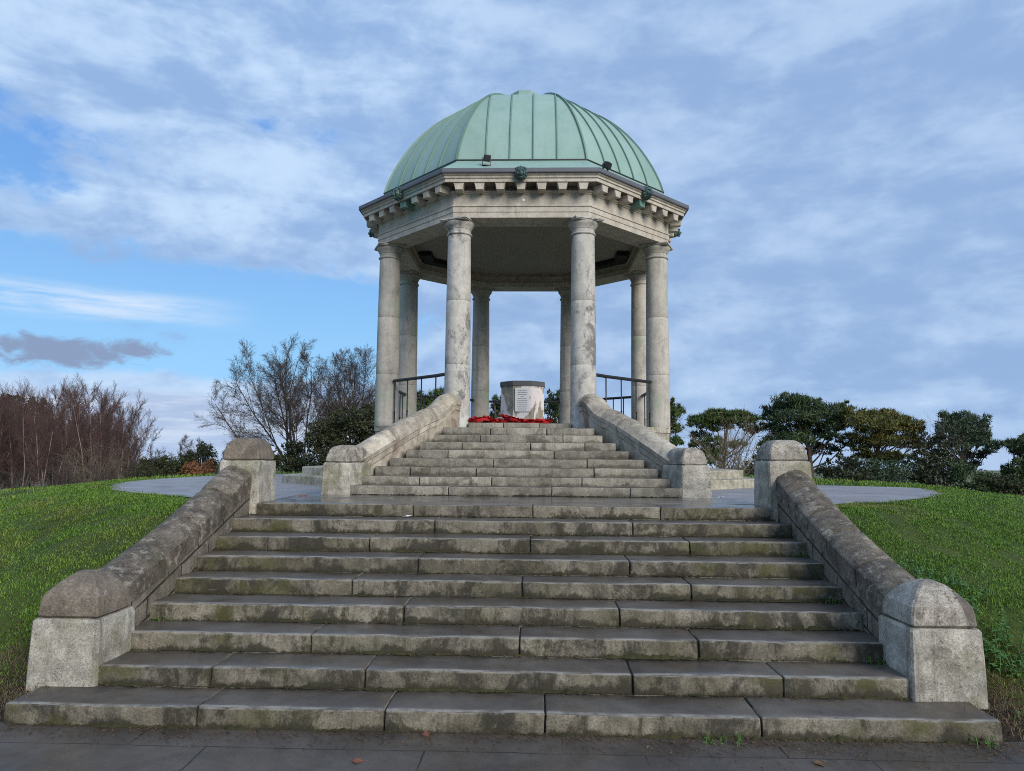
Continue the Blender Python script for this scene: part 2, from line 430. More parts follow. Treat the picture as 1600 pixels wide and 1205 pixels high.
def block(x0, x1, y0, y1, z0, z1, bev=.012, cut=.22, amp=.004, fine=.002):
    """one worn stone block"""
    bm = bmesh.new(); bmesh.ops.create_cube(bm, size=1)
    for v in bm.verts:
        v.co = Vector((x0 + (v.co.x + .5) * (x1 - x0), y0 + (v.co.y + .5) * (y1 - y0), z0 + (v.co.z + .5) * (z1 - z0)))
    bmesh.ops.bevel(bm, geom=list(bm.edges), offset=bev, segments=2, profile=.5, affect='EDGES')
    for ax, a, b in ((0, x0, x1), (1, y0, y1), (2, z0, z1)):
        n = int((b - a) / cut)
        for i in range(1, n + 1):
            co = [0, 0, 0]; co[ax] = a + (b - a) * i / (n + 1); no = [0, 0, 0]; no[ax] = 1
            bmesh.ops.bisect_plane(bm, geom=bm.verts[:] + bm.edges[:] + bm.faces[:], plane_co=co, plane_no=no)
    return worn(bm, amp, 2.2, fine)

# ------------------------------------------------------------------ terrain
def sstep(a, b, x):
    t = np.clip((x - a) / (b - a), 0, 1); return t * t * (3 - 2 * t)

def terrain(x, y):
    x = np.asarray(x, float); y = np.asarray(y, float)
    dx, dy = x, YC - y
    r = np.hypot(dx, dy) + 1e-6
    front = sstep(-.4, .6, dy / r)
    e = r - 8.15
    soft = np.where(e > 0, np.sqrt(e * e + .25) - .5 + .0, 0.)
    near = 1.238 - .385 * soft
    near = np.maximum(near, -.03)
    near = -.03 + (near + .03) * sstep(4.5, 6.5, y)
    back = 1.238 - .075 * np.maximum(r - 8.4, 0) - .0004 * np.maximum(r - 12, 0) ** 2
    back = np.where(r > 70, np.maximum(1.238 - .075 * 61.6 - .0004 * 58 ** 2 - .12 * (r - 70), -60.), back)
    z = near * front + back * (1 - front)
    z = np.where((front > .9) & (r > 30), np.minimum(z, -.03), z)
    inside = (np.abs(x) < 3.19) & (y > 4.6) & (y < 9.2)
    return np.where(inside, -.25, z)

def plaza_r(a):
    """radius of the asphalt apron by bearing; cut back on the far right where turf comes in"""
    a = np.mod(np.asarray(a, float) + PI, 2 * PI) - PI
    cut = sstep(-.20, -.06, a) * (1 - sstep(1.2, 1.8, a))
    return 7.75 - 2.3 * cut

def tz(x, y): return float(terrain(x, y))

def spaced(lo, hi, step, grow, far):
    a = list(np.arange(lo, hi + 1e-6, step)); s = step
    while a[-1] < far: s *= grow; a.append(a[-1] + s)
    s = step; b = [lo]
    while b[-1] > -far: s *= grow; b.append(b[-1] - s)
    return np.array(sorted(set(np.round(b[1:] + a, 4))))
gx = np.array(sorted(set(np.round(np.concatenate([spaced(-14, 14, .25, 1.22, 3500), [-3.22, -3.18, 3.18, 3.22]]), 3))))
gy = spaced(-4, 26, .25, 1.22, 3500)
X, Y = np.meshgrid(gx, gy)
Z = terrain(X, Y)
lum = np.array([mnoise.noise(Vector((a * .9, b * .9, 0))) for a, b in zip(X.ravel(), Y.ravel())]).reshape(X.shape)
rr = np.hypot(X, YC - Y)
Z = Z + lum * np.where((rr > 8.3) & (rr < 40) & (Y > 4.9), .045, 0) * np.clip((rr - 8.3), 0, 1) * np.clip(Y - 4.9, 0, 1)
nx, ny = len(gx), len(gy)
idx = np.arange(nx * ny).reshape(ny, nx)
F = np.stack([idx[:-1, :-1], idx[:-1, 1:], idx[1:, 1:], idx[1:, :-1]], -1).reshape(-1, 4)

def ground_material():
    m, t, b = mat('lawn_ground')
    p = t.pos(); n1 = t.noise(p, .8, 6, .6); n2 = t.noise(p, 9, 5, .65); n3 = t.noise(p, 60, 3)
    c = t.mix(t.step(n1, .35, .65), (.040, .068, .012), (.070, .095, .020))
    c = t.mix(t.math('MULTIPLY', t.step(n2, .5, .68), .6), c, (.055, .042, .022))
    # bare soil where feet and the stone base keep the grass from growing (alongside the flank walls)
    x, y, z = t.sep(p)[:3]
    ax = t.math('ABSOLUTE', x)
    d = t.math('ADD', t.math('SUBTRACT', ax, 3.3), t.math('MULTIPLY', t.math('SUBTRACT', y, 5.0), .35))
    d = t.math('ADD', d, t.math('MULTIPLY', t.math('SUBTRACT', n1, .5), 1.2))
    soil = t.math('MULTIPLY', t.step(d, .25, .75, 1, 0), t.step(y, 10., 9., 0, 1))
    c = t.mix(soil, c, (.032, .024, .016))
    far = t.step(t.math('ABSOLUTE', y), 90, 200)
    fields = t.mix(t.voro(t.vmath('MULTIPLY', p, (.006, .004, 0.)), 1., 'F1', 'Color'), (.07, .095, .04), (.19, .18, .115), 'MIX')
    c = t.mix(far, c, fields)
    k = t.math('ADD', t.math('MULTIPLY', n3, .6), .7)
    t.put(b.inputs['Base Color'], t.mix(1., c, t.comb(k, k, k), 'MULTIPLY'))
    b.inputs['Roughness'].default_value = .9; b.inputs['Specular IOR Level'].default_value = .2
    t.put(b.inputs['Normal'], t.bump(t.math('ADD', n2, n3), .8, .03))
    return m
M['ground'] = ground_material()
g = bulk('ground', np.stack([X.ravel(), Y.ravel(), Z.ravel()], -1), F, 'ground'); tag(g, kind='structure')
for pg in g.data.polygons: pg.use_smooth = True

# plaza: round asphalt apron on the hilltop, with side paths
mb = MB(); R = 7.75; n = 384
vs = [(0, YC, 1.248)]
for k in range(n):
    a = 2 * PI * k / n
    rad = float(plaza_r(a)) + .09 * mnoise.noise(Vector((math.cos(a) * 9, math.sin(a) * 9, 0))) + .06 * mnoise.noise(Vector((math.cos(a) * 41, math.sin(a) * 41, 0)))
    if abs(math.sin(a) + 1) < .08: rad = min(rad, 7.3)
    vs.append((rad * math.cos(a), YC + rad * math.sin(a), 1.248))
mb.add(vs, [(0, 1 + k, 1 + (k + 1) % n) for k in range(n)])
tag(mb.obj('plaza', 'plaza'), kind='structure')
# pavement at the foot of the stair
mb = MB()
mb.add([(-9, -7, .004), (9, -7, .004), (9, 4.72, .004), (3.45, 4.93, .004), (-3.6, 4.93, .004), (-9, 4.72, .004)], [(0, 1, 2, 3, 4, 5)])
tag(mb.obj('pavement', 'pavement'), kind='structure')

# ------------------------------------------------------------------ lower stair
RL, TL, D0 = .14, .3976, 4.8906
JL = {1: [-1.95, -.70, .33, 1.75], 2: [-2.05, -.96, .98, 2.0], 3: [-1.45, .15 - .0, 1.52], 4: [-.82, .98], 5: [-1.35, .16, 1.62], 6: [-.83, 1.16], 7: [-1.38, .21, 1.78], 8: [-.78, 1.31], 9: [-1.1, .24, 1.63]}
stair = thing('lower_staircase', 'broad flight of nine wet mossy stone steps rising from the pavement', 'staircase', loc=(0, D0, 0))
def steps(parent, i, hx, y0, y1, z0, z1, joints, mats, amp=.005):
    mb = MB()
    xs = [-hx] + [j + random.uniform(-.02, .02) for j in joints] + [hx]
    for a, b in zip(xs[:-1], xs[1:]):
        g = random.uniform(.003, .007); dy = random.uniform(-.006, .006); dz = random.uniform(-.004, .004)
        mb.bm(block(a + g, b - g, y0 + dy, y1, z0, z1 + dz, .014, .11, amp * 1.4, .0055), 0, 1)
    mb.box(-hx + .02, hx - .02, y0 + .028, y1 - .01, z0 + .01, z1 - .02, 2)
    o = shade(mb.obj('step', mats, parent), 40)
    o.matrix_parent_inverse = parent.matrix_world.inverted() if False else Matrix.Translation(-Vector(parent.location))
    return o
for i in range(1, 10):
    hx = 3.27 if i == 1 else 2.955
    y0 = D0 + (i - 1) * TL; z1 = i * RL; z0 = z1 - RL - .03
    y1 = y0 + TL + .06
    if i == 9:
        steps(stair, i, 2.845, y0, y0 + .60, z0, z1, JL[i], ['riser', 'landing', 'fill'])
    else:
        steps(stair, i, hx, y0, y1, z0, z1, JL[i], ['riser', 'tread', 'fill'])
# landing slab between the flights
mb = MB()
mb.bm(block(-2.9, 2.9, D0 + 8 * TL + .612, 10.1, 1.1, 1.2585, .008, .4, .002), 0)
tag(mb.obj('landing', 'landing'), kind='structure')

# soil, moss and dead leaves gathered at the foot of each riser
def riser_dirt():
    V = []; Fc = []
    def strip(hx, y, z, amp, dens):
        n = int(2 * hx / .014); prev = None
        for k in range(n + 1):
            x = -hx + 2 * hx * k / n
            h = amp * max(0., .8 * mnoise.noise(Vector((x * 1.3, y * 3, z))) + .1 + .8 * mnoise.noise(Vector((x * 11, y * 3, z))) + .5 * mnoise.noise(Vector((x * 37, y * 3, z)))) + random.random() ** 3 * .012
            w = h * 1.1 + random.random() * .008
            b = len(V); V.extend([(x, y - w, z + .001), (x, y - .002 - h * .2, z + h), (x, y + .03, z + h * .7)])
            if k: Fc.extend([(b - 3, b, b + 1, b - 2), (b - 2, b + 1, b + 2, b - 1)])
    for i in range(0, 9):
        strip(3.2 if i == 0 else 2.9, D0 + i * TL, i * RL + .004, .028 if i < 6 else .02, 1)
    strip(2.2, 9.8, 1.262, .016, 1)
    return np.array(V), np.array(Fc)
V, Fc = riser_dirt()
tag(bulk('moss', V, Fc, 'moss'), kind='stuff')

# ------------------------------------------------------------------ flank walls of the lower flight
def interp(path, y):
    ys = [p[0] for p in path]; zs = [p[1] for p in path]
    return float(np.interp(y, ys, zs))
CROWN = [(5.55, .865), (5.70, .878), (5.98, .945), (6.36, .985), (6.54, 1.12), (6.91, 1.185), (7.33, 1.375), (7.58, 1.43), (7.92, 1.59), (8.16, 1.66)]
CROWN = [(5.5, .80), (5.70, .865), (5.95, .93), (6.3, 1.02), (6.6, 1.115), (6.95, 1.23), (7.3, 1.355), (7.6, 1.465), (7.9, 1.585), (8.16, 1.685)]

def sweep(mb, sec, ctr, lat, mi=0, gap=.0, amp=.004, joints=None, seed=0):
    """section (u, w) carried along a centre line; lat gives the sideways unit vector; broken into stones at the joints"""
    joints = joints or []
    n = len(ctr)
    cuts = [0] + joints + [n - 1]
    for a, b in zip(cuts[:-1], cuts[1:]):
        rings = []
        for i in range(a, b + 1):
            c = Vector(ctr[i]); L = Vector(lat[i])
            t = (Vector(ctr[min(i + 1, n - 1)]) - Vector(ctr[max(i - 1, 0)])).normalized()
            off = 0
            if i == a and a: off = gap
            if i == b and b < n - 1: off = -gap
            base = c + t * off
            r = []
            for u, w in sec:
                if i in (a, b) and gap and 0 < i < n - 1: u, w = u * .945, w - .010
                p = base + L * u + Vector((0, 0, w))
                q = Vector((nz(p, 4, 5. + seed), nz(p, 4, 15. + seed), nz(p, 4, 35.))) * amp + Vector((nz(p, 16, 5.), nz(p, 16, 15.), nz(p, 16, 35.))) * amp * .6
                r.append(tuple(p + q))
            rings.append(r)
        mb.loft(rings, mi)

def arc_section(half, drop, skirt, n=9):
    s = [(-half, -drop - skirt), (-half, -drop)]
    for k in range(1, n):
        a = PI * (1 - k / n); s.append((half * math.cos(a), -drop + drop * math.sin(a) ** .8))
    return s + [(half, -drop), (half, -drop - skirt)]

for sx, nm in ((-1, 'left'), (1, 'right')):
    lab = ('low lichen-spotted stone flank wall beside the lower steps, grassy bank on its left' if sx < 0
           else 'low lichen-spotted stone flank wall beside the lower steps, nettles growing behind it')
    w = thing('flank_wall', lab, 'wall', 'walls flanking the lower steps', (sx * 3.1, 5.6, .14))
    inv = Matrix.Translation(-Vector(w.location))
    ys = np.linspace(5.62, 8.14, 40)
    ctr = [(sx * 3.1, y, interp(CROWN, y)) for y in ys]
    lat = [(-sx, 0, 0)] * len(ys)
    mb = MB()
    sec = [(-.2, -.26), (-.2, -.13), (-.165, -.045), (-.11, -.006), (-.05, 0), (.02, -.010), (.09, -.036), (.168, -.080), (.180, -.098), (.180, -.15), (.180, -.20), (.178, -.255), (.15, -.26)]
    sweep(mb, sec, ctr, lat, gap=.011, joints=[11, 20, 30] if sx < 0 else [9, 18, 25, 33], amp=.009, seed=sx)
    o = shade(mb.obj('coping', 'coping_low', w), 30); o.matrix_parent_inverse = inv
    mb = MB(); rings = []
    for x, y, z in ctr:
        rings.append([(x + sx * .17, y, -.2), (x + sx * .17, y, z - .25), (x - sx * .168, y, z - .25), (x - sx * .168, y, -.2)])
    mb.loft(rings)
    o = mb.obj('wall_base', 'wall_low', w); o.matrix_parent_inverse = inv

# ------------------------------------------------------------------ piers and newels
def poly_inset(P, d):
    n = len(P); out = []
    for i in range(n):
        p0, p1, p2 = Vector(P[i - 1]), Vector(P[i]), Vector(P[(i + 1) % n])
        e1 = (p1 - p0).normalized(); e2 = (p2 - p1).normalized()
        n1 = Vector((-e1.y, e1.x)); n2 = Vector((-e2.y, e2.x))
        b = (n1 + n2); b /= max(b.dot(n1), .2)
        out.append(p1 + b * d)
    return out

def pier_part(P, levels, amp=.006):
    """square stone drawn up through (z, inset) levels, corners chamfered, faces weathered"""
    bm = bmesh.new(); rings = []
    for z, ins in levels:
        Q = poly_inset(P, ins); r = []
        for i in range(len(Q)):
            a, b, c = Q[i - 1], Q[i], Q[(i + 1) % len(Q)]
            r.append(b + (a - b).normalized() * .014); r.append(b + (c - b).normalized() * .014)
        # subdivide the long sides
        rr = []
        for i in range(len(r)):
            a, b = r[i], r[(i + 1) % len(r)]
            rr.append(a)
            if i % 2 == 1:
                for k in range(1, 6): rr.append(a.lerp(b, k / 6))
        rings.append([bm.verts.new((p.x, p.y, z)) for p in rr])
    n = len(rings[0])
    for a, b in zip(rings[:-1], rings[1:]):
        for j in range(n): bm.faces.new((a[j], a[(j + 1) % n], b[(j + 1) % n], b[j]))
    bm.faces.new(rings[-1]); bm.faces.new(rings[0][::-1])
    return worn(bm, amp, 3., .004)

def lev(z0, z1, n, i0=0, i1=0): return [(z0 + (z1 - z0) * k / n, i0 + (i1 - i0) * k / n) for k in range(n + 1)]

def pier(name, label, cat, group, P, z0, zs, zt, mats, loc, low=False):
    t = thing(name, label, cat, group, loc); inv = Matrix.Translation(-Vector(loc))
    if sum(P[i - 1][0] * P[i][1] - P[i][0] * P[i - 1][1] for i in range(len(P))) < 0: P = P[::-1]
    mb = MB(); mb.bm(pier_part(P, lev(z0, zs - .02, 6, 0, .012) + [(zs, .024)]))
    o = shade(mb.obj('shaft', mats[0], t), 30); o.matrix_parent_inverse = inv
    H = zt - zs
    w = min((Vector(P[1]) - Vector(P[0])).length, (Vector(P[2]) - Vector(P[1])).length) / 2
    L = [(zs + .004, .05), (zs + .02, .032), (zs + .30 * H, .038), (zs + .48 * H, .046), (zs + .50 * H, .052)]
    if low: L += [(zs + .58 * H, .066), (zs + .80 * H, .125), (zs + .92 * H, .168), (zt, .212)]
    for k in range(1, 8):
        if low: break
        a = k / 7 * PI / 2
        L.append((zs + .50 * H + .50 * H * math.sin(a) ** .9, .052 + (w * .72 - .052) * (1 - math.cos(a)) ** .85))
    mb = MB(); mb.bm(pier_part(P, L))
    o = shade(mb.obj('cap', mats[1], t), 17); o.matrix_parent_inverse = inv
    return t

def rect(x0, x1, y0, y1): return [(x0, y0), (x1, y0), (x1, y1), (x0, y1)]
pier('stone_pier', 'squat pier with brown domed cap at the bottom left of the steps', 'pier', 'piers of the lower steps', rect(-3.385, -2.865, 5.25, 5.76), .10, .60, .915, ('pier', 'pier_cap_dark'), (-3.12, 5.5, .14), True)
pier('stone_pier', 'squat whitish pier with lichen-covered cap at the bottom right of the steps', 'pier', 'piers of the lower steps', rect(2.88, 3.40, 5.25, 5.76), .10, .625, .925, ('pier', 'pier_cap_pale'), (3.14, 5.5, .14), True)
pier('stone_pier', 'tall pier with brown domed cap and mossy right face, top left of lower steps', 'pier', 'piers of the lower steps', rect(-3.315, -2.83, 8.10, 8.66), 1.0, 1.725, 1.985, ('pier', 'pier_cap_dark'), (-3.07, 8.4, 1.12))
pier('stone_pier', 'tall grey pier with rounded lichen cap and dark left face, top right of lower steps', 'pier', 'piers of the lower steps', rect(2.84, 3.33, 8.10, 8.66), 1.0, 1.765, 2.005, ('pier', 'pier_cap_pale'), (3.09, 8.4, 1.12))
NW = [(-2.64, 9.8), (-2.235, 9.8), (-2.05, 10.34), (-2.46, 10.34)]
pier('stone_newel', 'pale grey newel post with rounded cap, left foot of the upper steps', 'newel post', 'newels of the upper steps', NW, 1.25, 1.69, 1.93, ('pier', 'pier_cap_pale'), (-2.35, 10.05, 1.26))
pier('stone_newel', 'pitted newel post with dark inner face, right foot of the upper steps', 'newel post', 'newels of the upper steps', [(-x, y) for x, y in NW][::-1], 1.25, 1.69, 1.93, ('pier', 'pier_cap_pale'), (2.35, 10.05, 1.26))

# ------------------------------------------------------------------ upper stair and parapets
RU, TU, U0 = .1241, .2768, 9.8
HX = [2.225, 2.125, 2.005, 1.85, 1.66, 1.50, 1.32, 1.215]
JU = {1: [-.9, .5, 1.55], 2: [-1.35, -.35, .9], 3: [-1.5, -.55, 1.1], 4: [-.35, 1.05], 5: [-1.05, .55], 6: [-.85, .2, 1.05], 7: [-.6, .7], 8: [-.45, .45]}
ustair = thing('upper_staircase', 'narrowing flight of stone steps leading up into the domed pavilion', 'staircase', loc=(0, U0, 1.26))
for i in range(1, 9):
    y0 = U0 + (i - 1) * TU; z1 = 1.26 + i * RU
    y1 = y0 + TU + .05 if i < 8 else 12.80
    steps(ustair, i, HX[i - 1] + .02, y0, y1, z1 - RU - .025, z1, JU[i], ['riser_up', 'tread_up', 'fill'], .003)
steps(ustair, 9, .905, 12.715, 12.98, 2.23, 2.376, [-.3, .36], ['riser_up', 'tread_up', 'fill'], .003)

PAR = [(-2.30, 10.26, 1.885), (-2.05, 10.79, 2.12), (-1.79, 11.37, 2.37), (-1.565, 11.87, 2.55), (-1.47, 12.07, 2.612), (-1.41, 12.20, 2.67), (-1.355, 12.32, 2.762), (-1.30, 12.44, 2.845), (-1.24, 12.58, 2.89), (-1.19, 12.70, 2.875)]
def resample(P, step=.06):
    out = [Vector(P[0])]
    for a, b in zip(P[:-1], P[1:]):
        a, b = Vector(a), Vector(b); n = max(1, int((b - a).length / step))
        out += [a.lerp(b, k / n) for k in range(1, n + 1)]
    return out
for sx in (-1, 1):
    lab = ('sloping moulded stone parapet with scrolled top, left of the upper steps' if sx < 0 else 'sloping moulded stone parapet with scrolled top, right of the upper steps')
    w = thing('stair_parapet', lab, 'parapet', 'parapets of the upper steps', (sx * 1.9, 11.2, 1.26)); inv = Matrix.Translation(-Vector(w.location))
    P = resample([(p[0] * -sx, p[1], p[2]) for p in PAR])
    d = (P[-1] - P[0]); d.z = 0; d.normalize(); L = Vector((-d.y, d.x, 0)) * (1 if sx > 0 else -1)
    n = len(P)
    mb = MB()
    sec = [(-.2, -.34), (-.2, -.13), (-.165, -.055), (-.10, -.015), (-.02, 0), (.06, -.012), (.135, -.075), (.175, -.13), (.188, -.14), (.186, -.205), (.168, -.22), (.166, -.30), (.15, -.315), (.148, -.34)]
    jj = [i for i in range(n) if any(abs(P[i].y - q) < .031 for q in (10.95, 11.52, 12.02))]
    js = []
    for i in jj:
        if not js or i - js[-1] > 3: js.append(i)
    sweep(mb, sec, P, [L] * n, gap=.004, joints=js, amp=.005, seed=sx * 3)
    o = shade(mb.obj('coping', 'parapet', w), 38); o.matrix_parent_inverse = inv
    mb = MB(); rings = []
    for p in P:
        a = p - L * .18; b = p + L * .152
        rings.append([(a.x, a.y, 1.2), (a.x, a.y, p.z - .33), (b.x, b.y, p.z - .33), (b.x, b.y, 1.2)])
    mb.loft(rings)
    o = mb.obj('wall_base', 'parapet', w); o.matrix_parent_inverse = inv

# ------------------------------------------------------------------ the rotunda
rot = thing('memorial_rotunda', 'octagonal stone pavilion with eight columns and a green copper dome', 'memorial', loc=(0, YC, 1.25))
RINV = Matrix.Translation(-Vector(rot.location))
def rpart(o, parent=None):
    o.parent = parent or rot
    o.matrix_parent_inverse = Matrix.Identity(4) if parent else RINV
    return o
def octa(ap, z): return [(ap / C22 * math.cos(PI / 8 + k * PI / 4), YC + ap / C22 * math.sin(PI / 8 + k * PI / 4), z) for k in range(8)]
for ap, z0, z1 in ((4.55, 1.15, 1.405), (4.22, 1.40, 1.56)):
    mb = MB(); mb.loft([octa(ap, z0), octa(ap, z1 - .02), octa(ap - .012, z1)])
    rpart(mb.obj('base_step', 'podium'))
# podium, notched at the front where the stair arrives
def podium_ring(ap, z):
    P = octa(ap, z)
    return P
mb = MB()
for z0, z1, ap in ((1.5, 2.262, 2.935), (2.266, 2.366, 2.955)):
    ring = []
    for z in (z0, z1):
        P = octa(ap, z)
        # order: k=0.. ; clip the front face back to the column line
        Q = []
        fy = 12.93
        for k in range(8):
            a, b = Vector(P[k]), Vector(P[(k + 1) % 8])
            if a.y >= fy: Q.append(tuple(a))
            if (a.y - fy) * (b.y - fy) < 0:
                t = (fy - a.y) / (b.y - a.y); Q.append(tuple(a.lerp(b, t)))
        ring.append(Q)
    mb.loft(ring)
rpart(mb.obj('podium', 'podium'))
mb = MB()
mb.loft([[(p[0], p[1], z) for p in octa(2.55, 0)] for z in (2.30, 2.372)])
rpart(mb.obj('floor_slab', 'tread_up'))

RC = 2.9612
def column(k):
    a = PI / 8 + k * PI / 4
    cx, cy = RC * math.cos(a), YC + RC * math.sin(a)
    frontal = cy < 13.2
    zb = 2.245 if frontal else 2.36
    mb = MB()
    # shaft: three drums
    zs = [zb, 3.42, 4.58, 5.80]
    def rad(z):
        t = (z - zb) / (5.8 - zb); return .235 - .026 * t ** 1.6
    for j in range(3):
        z0, z1 = zs[j], zs[j + 1]; pr = [(rad(z0) - .004, z0 + .0015), (rad(z0), z0 + .008)]
        for q in range(1, 8): pr.append((rad(z0 + (z1 - z0) * q / 8), z0 + (z1 - z0) * q / 8))
        pr += [(rad(z1), z1 - .008), (rad(z1) - .004, z1 - .0015)]
        mb.lathe(cx, cy, pr, 48)
    sh = shade(mb.obj('column', 'column_front' if frontal else 'column'), 50); rpart(sh)
    mb = MB()
    pr = [(.205, 5.798), (.228, 5.80), (.238, 5.815), (.228, 5.832), (.212, 5.838), (.211, 5.90), (.220, 5.905), (.228, 5.93), (.252, 5.965), (.274, 5.995), (.278, 6.02), (.262, 6.036)]
    mb.lathe(cx, cy, pr, 48)
    h = .285; R2 = Matrix.Rotation(a, 3, 'Z')
    for z0, z1, hh in ((6.036, 6.052, h - .018), (6.052, 6.078, h)):
        q = [R2 @ Vector((sx * hh, sy * hh, 0)) for sx, sy in ((-1, -1), (1, -1), (1, 1), (-1, 1))]
        mb.loft([[(cx + v.x, cy + v.y, z) for v in q] for z in (z0, z1)])
    cap = shade(mb.obj('capital', 'column_front' if frontal else 'column'), 40); rpart(cap, sh)
for k in range(8): column(k)

# entablature
mb = MB()
mb.ring([(2.44, 6.082), (2.965, 6.082), (2.965, 6.182), (2.979, 6.186), (2.979, 6.278), (2.998, 6.284), (2.998, 6.306), (2.46, 6.306), (2.46, 6.20), (2.44, 6.195)])
rpart(mb.obj('architrave', 'entab'))
mb = MB()
mb.ring([(2.40, 6.30), (2.967, 6.3085), (2.967, 6.512), (2.985, 6.516), (2.985, 6.534), (3.012, 6.545), (3.018, 6.566), (2.42, 6.566), (2.42, 6.40)])
rpart(mb.obj('frieze', 'entab'))
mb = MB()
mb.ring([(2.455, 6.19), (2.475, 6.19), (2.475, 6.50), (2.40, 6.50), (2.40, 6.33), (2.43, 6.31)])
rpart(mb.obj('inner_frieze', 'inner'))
mb = MB()
cor = MB()
cor.ring([(2.6, 6.637), (3.262, 6.637), (3.262, 6.698), (3.285, 6.704), (3.285, 6.738), (3.305, 6.748), (3.325, 6.772), (2.6, 6.772)])
cornice = rpart(cor.obj('cornice', 'entab'))
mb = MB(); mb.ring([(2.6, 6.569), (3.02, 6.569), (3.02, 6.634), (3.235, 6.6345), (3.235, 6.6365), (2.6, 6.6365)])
rpart(mb.obj('bed_mould', 'soot_shade'))
# modillions under the cornice: seven to a side
def modillion_mesh():
    mb = MB()
    L = [(0, .083, 0), (0, .083, -.016), (0, .072, -.022), (0, .056, -.115)]
    prof = [(.0, 0.), (.225, 0.), (.225, -.018), (.205, -.026), (.195, -.112), (0., -.112)]
    # cross-wise trapezoid, swept along depth
    rings = []
    for dpt in (0., .205, .218):
        s = 1 if dpt < .21 else .94
        rings.append([(dpt, y * s, z) for y, z in ((-.097, 0), (.097, 0), (.097, -.022), (.084, -.030), (.066, -.128), (-.066, -.128), (-.084, -.030), (-.097, -.022))])
    mb.loft(rings)
    return mb
mod0 = None
for k in range(8):
    a = k * PI / 4
    for j in range(-3, 4):
        if mod0 is None: o = modillion_mesh().obj('modillion', 'entab'); mod0 = o
        else: o = mod0.copy(); COL.objects.link(o)
        d = Vector((math.cos(a), math.sin(a), 0)); s = Vector((-math.sin(a), math.cos(a), 0))
        c = d * 3.02 + s * (j * .369)
        o.parent = cornice; o.matrix_parent_inverse = Matrix.Identity(4)
        o.matrix_local = Matrix.Translation((c.x, YC + c.y, 6.640)) @ Matrix.Rotation(a, 4, 'Z')
        if j == 0 and k in (5, 7):      # the two stained green below the lion heads
            o.data = o.data.copy(); o.data.materials[0] = M['verdigris']
            o['label'] = 'modillion stained green by copper runoff'
# gutter
mb = MB()
mb.ring([(3.0, 6.774), (3.352, 6.774), (3.358, 6.79), (3.358, 6.85), (3.345, 6.858), (3.0, 6.858)])
rpart(mb.obj('gutter', 'lead'))
# sloping copper apron between gutter and dome
mb = MB()
mb.ring([(3.325, 6.862), (2.885, 7.165), (2.885, 7.20), (2.70, 7.20), (2.70, 6.862)])
rpart(mb.obj('dome_apron', 'copper'))
mb = MB(); mb.ring([(2.87, 7.185), (2.898, 7.185), (2.898, 7.205), (2.87, 7.205)])
rpart(mb.obj('dome_flashing', 'black'))

# dome
AD, ZD, HD, PP, QQ = 2.862, 7.195, 2.31, 2.62, 1.25
def dz(a): return ZD + HD * max(0., 1 - (a / AD) ** PP) ** (1 / QQ)
AS = [AD * (1 - (t / 44) ** .75) for t in range(44)] + [.0]
AS = [AD * (1 - (t / 44) ** 1.0) for t in range(44)]
AS = sorted(set([round(a, 4) for a in AS] + [AD * f for f in (.999, .996, .99, .98, .97)]), reverse=True)
SEAM = (-.655, -.215, .215, .655)
mb = MB()
for k in range(8):
    a0 = k * PI / 4
    d = Vector((math.cos(a0), math.sin(a0), 0)); s = Vector((-math.sin(a0), math.cos(a0), 0))
    edges = [-9] + list(SEAM) + [9]
    for e0, e1 in zip(edges[:-1], edges[1:]):      # one sheet of copper between two seams
        vs = []; fs = []
        rows = 0
        for a in AS:
            h = a * T22
            u0, u1 = max(e0, -h), min(e1, h)
            if u1 < u0 + 1e-4:
                u = max(-h, min(h, (e0 if e0 > 0 else e1)))
                u0 = u1 = u
            z = dz(a)
            p0 = d * a + s * u0; p1 = d * a + s * u1
            vs += [(p0.x, YC + p0.y, z), (p1.x, YC + p1.y, z)]; rows += 1
            if u1 - u0 < 1e-4: break
        for r in range(rows - 1): fs.append((2 * r, 2 * r + 1, 2 * r + 3, 2 * r + 2))
        mb.add(vs, fs)
me_dome = mb.obj('dome', 'copper', fix=False)
b = bmesh.new(); b.from_mesh(me_dome.data)
for f in b.faces:
    c = f.calc_center_median() - Vector((0, YC, 6.5))
    if f.normal.dot(c) < 0: f.normal_flip()
    f.smooth = True
b.to_mesh(me_dome.data); b.free()
dome = rpart(me_dome)
mb = MB()
def seam_pts(k, u):
    a0 = k * PI / 4
    d = Vector((math.cos(a0), math.sin(a0), 0)); s = Vector((-math.sin(a0), math.cos(a0), 0))
    out = []
    for a in AS:
        if a * T22 < abs(u) - 1e-6: break
        p = d * a + s * u; out.append((p.x, YC + p.y, dz(a)))
    return out, d, s
def strip(pts, side, nor_up, w=.011, h=.03):
    n = len(pts); vs = []; fs = []
    for i, p in enumerate(pts):
        p = Vector(p); t = (Vector(pts[min(i + 1, n - 1)]) - Vector(pts[max(i - 1, 0)])).normalized()
        nn = t.cross(side).normalized()
        if nn.dot(p - Vector((0, YC, 6.))) < 0: nn = -nn
        vs += [tuple(p - side * w - nn * .01), tuple(p - side * w + nn * h), tuple(p + side * w + nn * h), tuple(p + side * w - nn * .01)]
    for i in range(n - 1):
        for j in range(4):
            fs.append((i * 4 + j, i * 4 + (j + 1) % 4, i * 4 + 4 + (j + 1) % 4, i * 4 + 4 + j))
    fs += [(3, 2, 1, 0), tuple((n - 1) * 4 + j for j in range(4))]
    mb.add(vs, fs)
for k in range(8):
    for u in SEAM:
        pts, d, s = seam_pts(k, u); strip(pts, s, d)
    a = PI / 8 + k * PI / 4
    e = Vector((math.cos(a), math.sin(a), 0)); s = Vector((-math.sin(a), math.cos(a), 0))
    strip([(e.x * q / C22, YC + e.y * q / C22, dz(q)) for q in AS], s, e, .016, .034)
